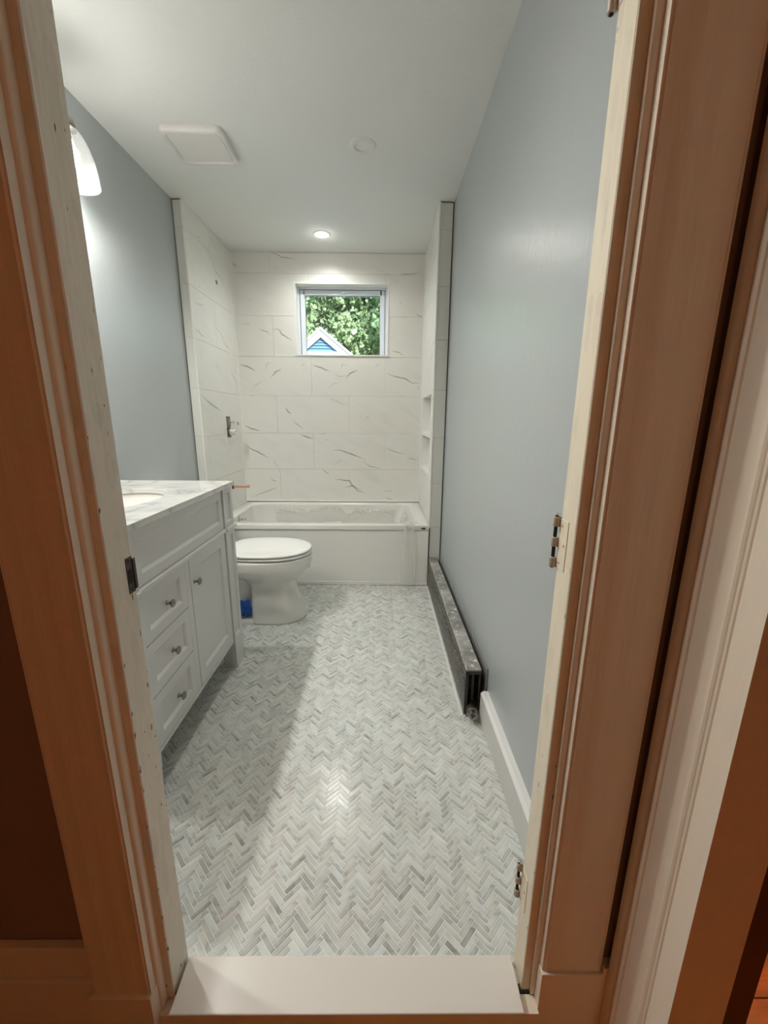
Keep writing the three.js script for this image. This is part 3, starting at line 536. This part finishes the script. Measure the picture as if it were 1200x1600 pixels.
// ---------------------------------------------------------------- toilet
{
  const t = tag(group('toilet', [0, 0, -2.235]), 'white toilet with closed lid between the vanity and the bathtub', 'toilet');
  // egg outline: front tip xf, rear xr, half width w, at height y
  const egg = (xf, xr, w, y, nr = 3.2, n = 56) => Array.from({ length: n }, (_, i) => {
    const a = i / n * Math.PI * 2, cc = Math.cos(a), s = Math.sin(a), c0 = xf - (xf - xr) * 0.52, e = cc > 0 ? 2.15 : nr;
    const ax = cc > 0 ? xf - c0 : c0 - xr, k = (v) => Math.sign(v) * Math.pow(Math.abs(v), 2 / e);
    return new THREE.Vector3(c0 + ax * k(cc), y, -w * k(s));
  });
  const ped = [egg(-0.447, -0.745, 0.128, 0.0, 7), egg(-0.446, -0.745, 0.129, 0.012, 7), egg(-0.452, -0.745, 0.126, 0.045, 7), egg(-0.478, -0.745, 0.117, 0.12, 7), egg(-0.500, -0.745, 0.109, 0.19, 7), egg(-0.498, -0.75, 0.112, 0.230, 6), egg(-0.468, -0.77, 0.134, 0.262, 5), egg(-0.432, -0.80, 0.160, 0.288, 4), egg(-0.412, -0.86, 0.177, 0.312, 3.6), egg(-0.407, -0.90, 0.183, 0.332, 3.4), egg(-0.402, -0.92, 0.187, 0.345, 3.4), egg(-0.399, -0.93, 0.189, 0.385, 3.4), egg(-0.402, -0.93, 0.187, 0.393, 3.4), egg(-0.41, -0.925, 0.18, 0.397, 3.4)];
  mesh('bowl', loft(ped, { cap0: true, cap1: true }), M.china, t);
  mesh('foot_plate', loft([egg(-0.60, -1.02, 0.127, 0, 8), egg(-0.60, -1.02, 0.127, 0.022, 8), egg(-0.61, -1.01, 0.118, 0.034, 8)], { cap1: true, crease: 0.7 }), M.china, t);
  const path = new THREE.CatmullRomCurve3([[-0.70, 0.17, 0], [-0.80, 0.22, 0], [-0.88, 0.24, 0], [-0.95, 0.16, 0], [-0.97, 0.02, 0]].map((p) => new THREE.Vector3(...p)));
  mesh('trapway', [new THREE.TubeGeometry(path, 30, 0.064, 20), loft([egg(-0.70, -1.02, 0.092, 0.02, 8), egg(-0.70, -1.02, 0.088, 0.16, 8), egg(-0.70, -1.04, 0.10, 0.31, 8)], {})], M.china, t);
  mesh('deck', box(-1.05, -0.86, 0.30, 0.397, -0.165, 0.165, 0.03), M.china, t);
  mesh('seat', loft([egg(-0.418, -0.87, 0.173, 0.4015), egg(-0.404, -0.87, 0.185, 0.4035), egg(-0.402, -0.87, 0.186, 0.411), egg(-0.408, -0.87, 0.182, 0.416), egg(-0.46, -0.84, 0.13, 0.418)], { cap0: true, cap1: true }), M.seat, t);
  mesh('lid', loft([egg(-0.418, -0.875, 0.174, 0.4215), egg(-0.404, -0.88, 0.186, 0.4225), egg(-0.403, -0.88, 0.187, 0.428), egg(-0.408, -0.88, 0.183, 0.4345), egg(-0.43, -0.865, 0.165, 0.438), egg(-0.50, -0.80, 0.10, 0.4405)], { cap0: true, cap1: true }), M.seat, t);
  for (const e of [-0.075, 0.075]) mesh('hinge_cap', box(-0.925, -0.885, 0.397, 0.425, e - 0.015, e + 0.015, 0.006), M.seat, t);
  mesh('tank', loft([egg(-1.02, -1.215, 0.20, 0.39, 6), egg(-1.01, -1.22, 0.205, 0.42, 6), egg(-1.005, -1.222, 0.215, 0.72, 6), egg(-1.005, -1.222, 0.215, 0.735, 6)], { cap0: true, cap1: true, crease: 0.8 }), M.china, t);
  mesh('tank_lid', loft([egg(-1.0, -1.226, 0.222, 0.735, 6), egg(-0.995, -1.226, 0.225, 0.745, 6), egg(-0.995, -1.226, 0.225, 0.765, 6), egg(-1.005, -1.22, 0.218, 0.772, 6)], { cap0: true, cap1: true, crease: 0.8 }), M.china, t);
  // blue wad
  const b = new THREE.IcosahedronGeometry(0.044, 3), p = b.attributes.position, q = new THREE.Vector3();
  for (let i = 0; i < p.count; i++) { q.fromBufferAttribute(p, i); const n = q.clone().normalize(), f = 0.62 + 1.1 * Math.abs(fbm(0.5 + 0.45 * n.x + 0.1 * n.z, 0.5 + 0.45 * n.y - 0.2 * n.z, 4, 3, 91) - 0.5) * 2; q.multiplyScalar(f); p.setXYZ(i, q.x * 1.1, q.y * 1.3, q.z * 0.7); }
  const bg = toCreasedNormals(mergeVertices(b.deleteAttribute('uv').deleteAttribute('normal')), 0.12); bg.setAttribute('uv', new THREE.Float32BufferAttribute(new Float32Array(bg.attributes.position.count * 2), 2)); bg.computeBoundingBox();
  tag(mesh('blue_wad', place(bg, -0.782, 0.0342 - bg.boundingBox.min.y, 2.135), M.blueTape), 'crumpled bright blue wad resting on the foot of the toilet', 'wad');
}

// ---------------------------------------------------------------- vanity
const FX = -0.680;                                                        // plane of doors and drawers
// a framed panel in the plane x = const facing +x: frame boards, sloped inner edge, recessed panel
function framedPanel(d0, d1, y0, y1, x, { fw = 0.042, th = 0.018, rec = 0.008, slope = 0.009, r = 0.0012 } = {}) {
  const out = [box(x - th, x, y0, y1, d0, d0 + fw, r), box(x - th, x, y0, y1, d1 - fw, d1, r), box(x - th, x, y0, y0 + fw, d0 + fw - 0.002, d1 - fw + 0.002, r), box(x - th, x, y1 - fw, y1, d0 + fw - 0.002, d1 - fw + 0.002, r)];
  const R = (e, xx) => [[d0 + fw + e, y0 + fw + e], [d1 - fw - e, y0 + fw + e], [d1 - fw - e, y1 - fw - e], [d0 + fw + e, y1 - fw - e]].map(([d, y]) => new THREE.Vector3(xx, y, -d));
  out.push(metric(loft([R(-0.0005, x - 0.0008), R(0.0025, x - 0.002), R(slope, x - rec), R(Math.min(slope + 0.03, 0.9 * (Math.min(d1 - d0, y1 - y0) / 2 - fw)), x - rec)], { crease: 0.2, cap1: true })));
  return out;
}
function knob(d, y, x, parent) {
  return mesh('knob', lathe([[0, 0.0245], [0.006, 0.0242], [0.0115, 0.0225], [0.0142, 0.0195], [0.0142, 0.0178], [0.0115, 0.0155], [0.006, 0.013], [0.0048, 0.009], [0.0055, 0.004], [0.0085, 0.001], [0.009, 0]], 26).rotateZ(-Math.PI / 2).translate(x, y, -d), M.nickel, parent);
}
{
  const v = tag(group('vanity_cabinet'), 'white bathroom vanity cabinet with three drawers and one door under the marble top', 'vanity');
  const D0 = 0.955, D1 = 1.79, P0 = 1.045, P1 = 1.690;
  mesh('carcass', [box(XL + 0.004, FX - 0.020, 0.142, 0.158, D0 + 0.004, D1 - 0.006, 0.001), box(XL + 0.004, XL + 0.014, 0.158, 0.864, D0 + 0.004, D1 - 0.006), box(XL + 0.014, FX - 0.02, 0.158, 0.864, D0 + 0.004, D0 + 0.02), box(XL + 0.014, FX - 0.02, 0.158, 0.864, D1 - 0.022, D1 - 0.006), box(FX - 0.03, FX - 0.003, 0.840, 0.864, P0, P1), box(FX - 0.03, FX - 0.001, 0.142, 0.157, P0, P1, 0.001), box(FX - 0.03, FX - 0.001, 0.157, 0.68, 1.3195, 1.3510, 0.001)], M.vanity, v);
  mesh('false_front', framedPanel(P0 + 0.004, P1 - 0.004, 0.692, 0.862, FX, { fw: 0.034, rec: 0.007 }), M.vanity, v);
  const dr = [[0.5075, 0.672], [0.336, 0.5045], [0.160, 0.333]];
  for (const [a, b] of dr) { const m = mesh('drawer', framedPanel(P0 + 0.005, 1.3175, a, b, FX, { fw: 0.036 }), M.vanity, v); knob((P0 + 1.3175) / 2 + 0.02, (a + b) / 2 - 0.012, FX - 0.008, m); }
  const dm = mesh('door', framedPanel(1.353, P1 - 0.004, 0.160, 0.672, FX, { fw: 0.048 }), M.vanity, v); knob(1.380, 0.578, FX, dm);
  mesh('moulding', [box(FX - 0.012, FX + 0.010, 0.675, 0.690, P0 - 0.002, P1 + 0.002, 0.004), box(FX - 0.012, FX + 0.016, 0.675, 0.690, P1, D1 + 0.008, 0.004), box(FX - 0.012, FX + 0.016, 0.675, 0.690, D0 - 0.008, P0, 0.004), box(XL + 0.004, FX + 0.01, 0.675, 0.690, D1 - 0.004, D1 + 0.008, 0.004)], M.vanity, v);
  for (const [a, b] of [[D0, P0], [P1, D1]]) {
    const post = [];
    for (const [y0, y1] of [[0.142, 0.6755], [0.6895, 0.864]]) post.push(...framedPanel(a, b, y0, y1, FX + 0.006, { fw: 0.024, th: 0.05, rec: 0.006, slope: 0.006 }));
    mesh('corner_post', post, M.vanity, v);
    // tapered leg under each post
    const near = a === D0, q = (x0, x1, e0, e1, y) => [[x1, e0], [x1, e1], [x0, e1], [x0, e0]].map(([x, d]) => new THREE.Vector3(x, y, -d));
    const inner = near ? [a, b - 0.02] : [a + 0.02, b];
    mesh('leg', loft([q(FX - 0.052, FX + 0.004, near ? a : a + 0.012, near ? b - 0.012 : b, 0.0), q(FX - 0.072, FX + 0.006, a, b, 0.1425)], { cap0: true, cap1: true, crease: 0.3 }), M.vanity, v);
    mesh('leg', box(XL + 0.006, XL + 0.056, 0, 0.143, near ? a : b - 0.05, near ? a + 0.05 : b, 0.001), M.vanity, v);
  }
  // worktop with an oval cut-out
  const s = new THREE.Shape([[XL + 0.001, 0.942], [-0.664, 0.942], [-0.664, 1.803], [XL + 0.001, 1.803]].map((p) => new THREE.Vector2(...p)));
  const hp = new THREE.Path(); hp.absellipse(-0.945, 1.372, 0.165, 0.222, 0, Math.PI * 2); s.holes.push(hp);
  const g = new THREE.ExtrudeGeometry(s, { depth: 0.017, bevelEnabled: true, bevelThickness: 0.0015, bevelSize: 0.0015, bevelOffset: -0.0015, bevelSegments: 2, curveSegments: 48 });
  g.rotateX(-Math.PI / 2).translate(0, 0.8665, 0);
  tag(mesh('countertop', metric(g), M.counter), 'white and grey marble countertop with oval sink cut-out on the vanity', 'countertop');
  const pr = []; for (let i = 0; i <= 18; i++) { const a = i / 18 * Math.PI / 2; pr.push([Math.max(0.02, Math.cos(a - 0) ** 0.55) * 1.0, -Math.pow(Math.sin(a), 1.2)]); }
  const bowl = [[1.10, 0], [1.0, 0], ...pr.slice(1).map(([x, y]) => [x, y])];
  const sg = lathe(bowl, 56).scale(0.170, 0.135, 0.228).translate(-0.945, 0.8645, -1.372);
  const sk = tag(mesh('sink', sg, M.china), 'oval white undermount sink basin set into the marble countertop', 'sink');
  mesh('drain', place(lathe([[0, 0.003], [0.016, 0.003], [0.022, 0.001], [0.022, -0.004], [0, -0.004]], 24), -0.945, 0.733, 1.372), M.chrome, sk);
}

// ---------------------------------------------------------------- vanity light
const LAMP = new THREE.Color(1, 0.985, 0.925);
{
  const f = tag(group('vanity_light', [XL, 0, 0]), 'wall light with clear bell shaped glass shades above the vanity, its bulb lit', 'wall light'), P2 = Math.PI / 2;
  mesh('back_plate', box(0, 0.022, 2.135, 2.225, 1.19, 1.42, 0.006), M.nickel, f);
  mesh('crossbar', cyl(0.009, 0.009, 0.86, 16).rotateX(P2).translate(0.05, 2.18, -1.305), M.nickel, f);
  mesh('stem', cyl(0.010, 0.010, 0.05, 16).rotateZ(P2).translate(0.035, 2.18, -1.305), M.nickel, f);
  for (const d of [0.92, 1.305, 1.69]) {
    const x = 0.118, a = mesh('arm', [cyl(0.007, 0.007, 0.075, 14).rotateZ(P2).translate(0.085, 2.18, -d), lathe([[0, 0.040], [0.010, 0.038], [0.014, 0.030], [0.026, 0.016], [0.030, 0.0], [0.030, -0.014], [0, -0.014]], 24).translate(x, 2.163, -d)], M.nickel, f);
    const pts = []; for (let i = 0; i <= 16; i++) { const t = i / 16; pts.push([0.024 + 0.057 * Math.pow(Math.sin(t * P2), 0.85), 2.156 - 0.172 * Math.pow(t, 1.35)]); }
    mesh('glass_shade', [lathe(pts, 44).translate(x, 0, -d), new THREE.TorusGeometry(0.081, 0.0022, 8, 44).rotateX(P2).translate(x, 1.984, -d)], M.shade, f);
    mesh('bulb', lathe([[0, -0.048], [0.012, -0.046], [0.024, -0.036], [0.030, -0.020], [0.028, -0.002], [0.018, 0.020], [0.013, 0.036], [0, 0.038]], 24).translate(x, 2.085, -d), M.bulb, f);
    // a frosted bulb above its heat-sink neck throws its light down and sideways, and a little of it up
    const l = new THREE.SpotLight(LAMP, BULB, 0, 1.53, 0.55), up = new THREE.PointLight(LAMP, GLOW);
    l.position.set(x, 2.076, -d); l.target.position.set(x, 0, -d); l.shadow.radius = 1.4; l.castShadow = true; l.name = 'bulb_light'; f.add(l, l.target);
    up.position.set(x, 2.080, -d); up.shadow.radius = 1.4; up.castShadow = true; up.name = 'bulb_glow'; f.add(up);
  }
}

// ---------------------------------------------------------------- ceiling fittings
{
  for (const [x, d, I, label] of [[-0.418, 3.152, SHOWER, 'lit recessed ceiling light above the bathtub'], [-0.40, 0.97, ENTRY, 'lit recessed ceiling light just inside the door']]) {
    const rl = tag(group('recessed_light', [x, H, -d]), label, 'ceiling light');
    mesh('trim_ring', lathe([[0.040, 0.004], [0.042, -0.003], [0.052, -0.005], [0.060, -0.003], [0.061, 0]], 40), M.trimWhite, rl);
    mesh('lens', lathe([[0, -0.016], [0.016, -0.0145], [0.030, -0.009], [0.039, -0.001], [0.041, 0.0005]], 36), M.lens, rl);
    const halo = new THREE.PointLight(LAMP, 0.015); halo.position.set(0, -0.055, 0); halo.shadow.radius = 1; halo.castShadow = true; halo.name = 'lens_glow'; rl.add(halo);
    const l = new THREE.SpotLight(LAMP, I, 0, 1.45, 0.7); l.position.set(0, -0.030, 0); l.target.position.set(0, -2, 0); l.shadow.radius = 2; l.castShadow = true; l.name = 'lens_light'; rl.add(l, l.target);
  }
  const cp = tag(group('unlit_ceiling_light', [-0.094, H, -2.220]), 'unlit round recessed ceiling light with a white ring in the middle of the ceiling', 'ceiling light');
  mesh('trim_ring', lathe([[0.0360, 0.006], [0.0365, -0.004], [0.042, -0.0065], [0.058, -0.0065], [0.064, -0.003], [0.065, 0]], 44), M.ceiling, cp);
  mesh('lens', lathe([[0, 0.001], [0.028, 0.0005], [0.036, 0.002]], 36), M.plasticWhite, cp);
  const v = tag(group('exhaust_vent', [-0.848, H, -2.218]), 'square white exhaust fan cover on the ceiling', 'vent cover');
  const sq = (w, y, r = 0.03) => { const out = []; for (let q = 0; q < 4; q++) for (let i = 0; i <= 5; i++) { const a = (q + i / 5) * Math.PI / 2, sx = [1, -1, -1, 1][q], sz = [1, 1, -1, -1][q]; out.push(new THREE.Vector3(sx * (w - r) + r * Math.cos(a), y, sz * (w * 0.87 - r) + r * Math.sin(a))); } return out; };
  mesh('frame', loft([sq(0.142, 0), sq(0.143, -0.010), sq(0.139, -0.020), sq(0.128, -0.026), sq(0.120, -0.022), sq(0.118, -0.014)].reverse(), {}), M.plasticWhite, v);
  mesh('cover_panel', loft([sq(0.1195, -0.012, 0.02), sq(0.118, -0.019, 0.02), sq(0.112, -0.0215, 0.018), sq(0.05, -0.0235, 0.015)].reverse(), { cap0: true }), M.plasticWhite, v);
}

// ---------------------------------------------------------------- radiator
{
  const r = tag(group('baseboard_radiator'), 'paint-spattered black cast-iron baseboard radiator along the right wall', 'radiator');
  const a = 1.385, b = 2.692, x0 = 0.336, x1 = 0.398;
  // front shell: moulded face swept along the wall
  const prof = [[x0 + 0.004, 0.012], [x0, 0.020], [x0, 0.128], [x0 + 0.003, 0.134], [x0 - 0.002, 0.140], [x0 - 0.002, 0.150], [x0 + 0.004, 0.156], [x0 + 0.002, 0.190], [x0 + 0.006, 0.200], [x0 + 0.014, 0.205]];
  const inner = [[x0 + 0.014, 0.199], [x0 + 0.010, 0.190], [x0 + 0.010, 0.012]];
  const ring = [...prof, ...inner];
  mesh('front_panel', metric(loft([ring.map(([x, y]) => new THREE.Vector3(x, y, -a)), ring.map(([x, y]) => new THREE.Vector3(x, y, -b))], { cap0: true, cap1: true, crease: 0.5 })), M.iron, r);
  mesh('top_panel', [box(x0 + 0.004, x1 + 0.001, 0.198, 0.210, a, b, 0.003)], M.ironTop, r);
  mesh('back_panel', box(x1 - 0.006, x1, 0.012, 0.200, a + 0.004, b), M.ironDark, r);
  mesh('wall_plate', box(x1 + 0.018, XR - 0.0005, 0.10, 0.214, a - 0.002, b, 0.002), M.plateWall, r);
  mesh('end_frame', [box(x0 + 0.001, x0 + 0.013, 0.010, 0.199, a - 0.004, a + 0.004, 0.001), box(x0 + 0.001, x1, 0.190, 0.203, a - 0.004, a + 0.004, 0.001), box(x0 + 0.028, x0 + 0.040, 0.05, 0.192, a + 0.012, a + 0.03, 0.003)], M.ironDark, r);
  const tubeP = new THREE.CatmullRomCurve3([[x0 + 0.032, 0.045, -(a + 0.08)], [x0 + 0.030, 0.042, -(a + 0.005)], [x0 + 0.028, 0.040, -(a - 0.035)]].map((p) => new THREE.Vector3(...p)));
  const pf = mesh('pipe_fitting', [new THREE.TubeGeometry(tubeP, 12, 0.017, 18), cyl(0.022, 0.022, 0.016, 6).rotateX(Math.PI / 2).translate(x0 + 0.029, 0.041, -(a - 0.012))], M.brass, r);
  mesh('pipe_plug', [cyl(0.019, 0.017, 0.022, 8).rotateX(Math.PI / 2).translate(x0 + 0.028, 0.040, -(a - 0.040)), cyl(0.008, 0.008, 0.014, 4).rotateX(Math.PI / 2).translate(x0 + 0.028, 0.040, -(a - 0.056)), new THREE.TorusGeometry(0.018, 0.004, 8, 20).translate(x0 + 0.028, 0.040, -(a - 0.030))], M.nickel, pf);
  for (const d of [1.75, 2.25]) mesh('foot', box(x0 + 0.012, x1 - 0.008, 0.0, 0.014, d, d + 0.04), M.ironDark, r);
}

// ---------------------------------------------------------------- outside the window
const ground = struct(mesh('ground', box(-30, 30, -3.4, -3.2, DB + 0.2, 40), std({ color: new THREE.Color(0.16, 0.24, 0.10), roughness: 1 })));
{
  const D = 7.6, k = D / 6, px = -0.848 * k, py = 1.162 + (2.395 - 1.162) * k;      // gable peak
  const h = tag(group('neighbour_house', [px, 0, -D]), 'blue sided house gable with white rake boards outside the window', 'house');
  const sl = 0.80, hw = 2.6, eave = py - hw * sl;
  const siding = std({ color: new THREE.Color(0.14, 0.27, 0.42), roughness: 0.6 }), rake = std({ color: new THREE.Color(0.50, 0.51, 0.52), roughness: 0.5 }), roof = std({ color: new THREE.Color(0.10, 0.10, 0.11), roughness: 0.9 });
  mesh('wall', [(() => { const s = new THREE.Shape([[-hw + 0.1, -3.2], [hw - 0.1, -3.2], [hw - 0.1, eave], [0, py - 0.08], [-hw + 0.1, eave]].map((p) => new THREE.Vector2(...p))); const g = new THREE.ExtrudeGeometry(s, { depth: 5, bevelEnabled: false }); g.translate(0, 0, -5.06); return metric(g); })()], siding, h);
  const lap = 0.05, y0 = py - 0.40;
  for (let i = 0; i < 9; i++) {
    const y = y0 + i * lap, half = (py - 0.13 - y) / sl; if (half < 0.03) break;
    const top = Math.max(0.004, half - lap / sl), s = new THREE.Shape([[-half, 0], [half, 0], [top, lap], [-top, lap]].map((p) => new THREE.Vector2(...p))), g = new THREE.ExtrudeGeometry(s, { depth: 0.014, bevelEnabled: false });
    g.rotateX(-0.55); g.translate(0, y, -0.040); mesh('siding_board', metric(g), siding, h);
  }
  const fh = (py - 0.13 - y0) / sl, fg = new THREE.ExtrudeGeometry(new THREE.Shape([[-fh - 0.22 / sl, -0.22], [fh + 0.22 / sl, -0.22], [fh, 0], [-fh, 0]].map((p) => new THREE.Vector2(...p))), { depth: 0.05, bevelEnabled: false }).translate(0, y0, -0.05);
  mesh('frieze_board', metric(fg), std({ color: new THREE.Color(0.45, 0.60, 0.70), roughness: 0.6 }), h);
  for (const s of [-1, 1]) {
    const bar = (top, w, z0, z1) => { const g = new THREE.ExtrudeGeometry(new THREE.Shape([[0.002 * s, top], [s * hw, top - hw * sl], [s * hw, top - hw * sl - w], [0.002 * s, top - w]].map((p) => new THREE.Vector2(...p))), { depth: z1 - z0, bevelEnabled: false }); return g.translate(0, 0, z0); };
    mesh('rake_board', metric(merge([bar(py - 0.035, 0.135, -0.03, 0.02), bar(py, 0.05, -0.03, 0.045)])), rake, h);
    mesh('roof', metric(bar(py, 0.04, -5.2, -0.035)), roof, h);
  }
}
{ // trees: trunk, limbs and a crown of leaves
  const leaf = (() => {
    const o = [[0, 0], [0.30, 0.16], [0.50, 0.10], [0.42, 0.42], [0.50, 0.62], [0.22, 0.66], [0, 1.0]], P = [], U = [];
    const V = (x, y, s) => [s * x, y, -0.16 * Math.abs(x) - 0.10 * y * y];
    for (const s of [-1, 1]) for (let i = 1; i < o.length - 1; i++) { const t = [V(0, 0, s), V(...o[i], s), V(...o[i + 1], s)]; if (s < 0) t.reverse(); t.forEach((v) => P.push(...v)); }
    const g = new THREE.BufferGeometry(); g.setAttribute('position', new THREE.Float32BufferAttribute(P, 3)); g.setAttribute('uv', new THREE.Float32BufferAttribute(new Float32Array(P.length / 3 * 2), 2)); g.computeVertexNormals(); return g;
  })();
  const bark = std({ color: new THREE.Color(0.13, 0.10, 0.08), roughness: 0.95 });
  const leafMat = phy({ color: new THREE.Color(0.42, 0.56, 0.33), roughness: 0.6, transmission: 0.42, thickness: 0, side: THREE.DoubleSide });
  function tree(x, d, hgt, cr, n, size, tint, label) {
    const t = tag(group('leafy_tree', [x, -3.2, -d]), label, 'tree');
    const tr = [], rings = 9; for (let j = 0; j <= rings; j++) { const y = j / rings * hgt * 0.85, r = 0.22 * (1 - 0.8 * j / rings); tr.push(Array.from({ length: 12 }, (_, i) => { const a = i / 12 * 6.283; return new THREE.Vector3(Math.cos(a) * r + 0.1 * Math.sin(j * 0.7), y, Math.sin(a) * r); })); }
    const limbs = [loft(tr.map((r) => r.slice().reverse()), { cap1: true })];
    const lobes = [];
    for (let i = 0; i < 46; i++) { const a = rr(0, 6.283), e = rr(-0.75, 1), q = cr * rr(0.55, 0.95); lobes.push(new THREE.Vector3(Math.cos(a) * Math.sqrt(1 - e * e * 0.8) * q, hgt * 0.66 + e * hgt * 0.30, Math.sin(a) * Math.sqrt(1 - e * e * 0.8) * q)); }
    for (const p of lobes.slice(0, 22)) { const s = new THREE.Vector3(0.05, hgt * rr(0.3, 0.6), 0), m = s.clone().lerp(p, 0.5).add(new THREE.Vector3(0, 0.25, 0)); limbs.push(new THREE.TubeGeometry(new THREE.CatmullRomCurve3([s, m, p]), 8, 0.04, 6)); }
    mesh('trunk', limbs.map((g) => { const q = g.index ? g.toNonIndexed() : g; return q; }), bark, t);
    const im = new THREE.InstancedMesh(leaf, leafMat, n), mt = new THREE.Matrix4(), q = new THREE.Quaternion(), p = new THREE.Vector3(), col = new THREE.Color();
    for (let i = 0; i < n; i++) {
      const c = lobes[i % lobes.length], R = cr * 0.36, u = rr(-1, 1), a = rr(0, 6.283), w = Math.sqrt(1 - u * u), rad = R * Math.pow(rnd(), 0.35);
      p.set(c.x + w * Math.cos(a) * rad, c.y + u * rad * 0.8, c.z + w * Math.sin(a) * rad);
      q.setFromEuler(new THREE.Euler(rr(-1.5, 0.1), rr(0, 6.283), rr(-0.6, 0.6)));
      const s = size * rr(0.6, 1.25); mt.compose(p, q, new THREE.Vector3(s, s, s)); im.setMatrixAt(i, mt);
      const b = rr(0.75, 1.2); col.setRGB(tint[0] * b * rr(0.9, 1.1), tint[1] * b, tint[2] * b * rr(0.85, 1.15)); im.setColorAt(i, col);
    }
    im.name = numbered('foliage'); im.userData.kind = 'stuff'; add(im, t); return t;
  }
  tree(-3.3, 17.0, 11.5, 3.4, 34000, 0.15, [1, 1, 1], 'leafy green tree behind the blue gable, on the left of the window view');
  tree(1.6, 16.6, 11.0, 3.3, 34000, 0.15, [0.9, 0.98, 0.95], 'leafy green tree on the right of the window view');
  tree(-1.2, 24.0, 16.5, 4.6, 34000, 0.20, [0.8, 0.95, 0.95], 'tall green tree farthest back, seen between the other two');
}

// ---------------------------------------------------------------- added lamps out of view, giving the hall and next room warm light
for (const [name, x, y, d, I, label] of [['added_hall_lamp', -0.40, 1.25, -1.55, HALL, 'added unseen floor lamp with a globe, warming the hall trim'], ['added_room_lamp', 1.45, 1.45, 1.35, ROOM2, 'added unseen floor lamp with a globe, warming the next room']]) {
  const g = tag(group(name, [x, y, -d]), label, 'added_lamp');
  mesh('globe', lathe([[0.03, 0.10], [0.075, 0.07], [0.10, 0.0], [0.075, -0.07], [0, -0.10]], 28), phy({ color: new THREE.Color(1, 0.72, 0.45), transmission: 0.5, thickness: 0, roughness: 0.8, emissive: new THREE.Color(1, 0.5, 0.2), emissiveIntensity: 0.3 }), g);
  mesh('pole', cyl(0.011, 0.011, y - FL - 0.12, 14).translate(0, -(y - FL) / 2 - 0.04, 0), M.nickel, g);
  mesh('base', lathe([[0, 0.022], [0.05, 0.02], [0.125, 0.008], [0.13, 0.001], [0, 0.001]], 32).translate(0, FL - y, 0), M.nickel, g);
  const l = new THREE.PointLight(new THREE.Color(1, 0.48, 0.22), I); l.position.set(0, 0, 0); l.shadow.radius = 4; l.castShadow = true; g.add(l);
}
renderer.render(scene, camera);
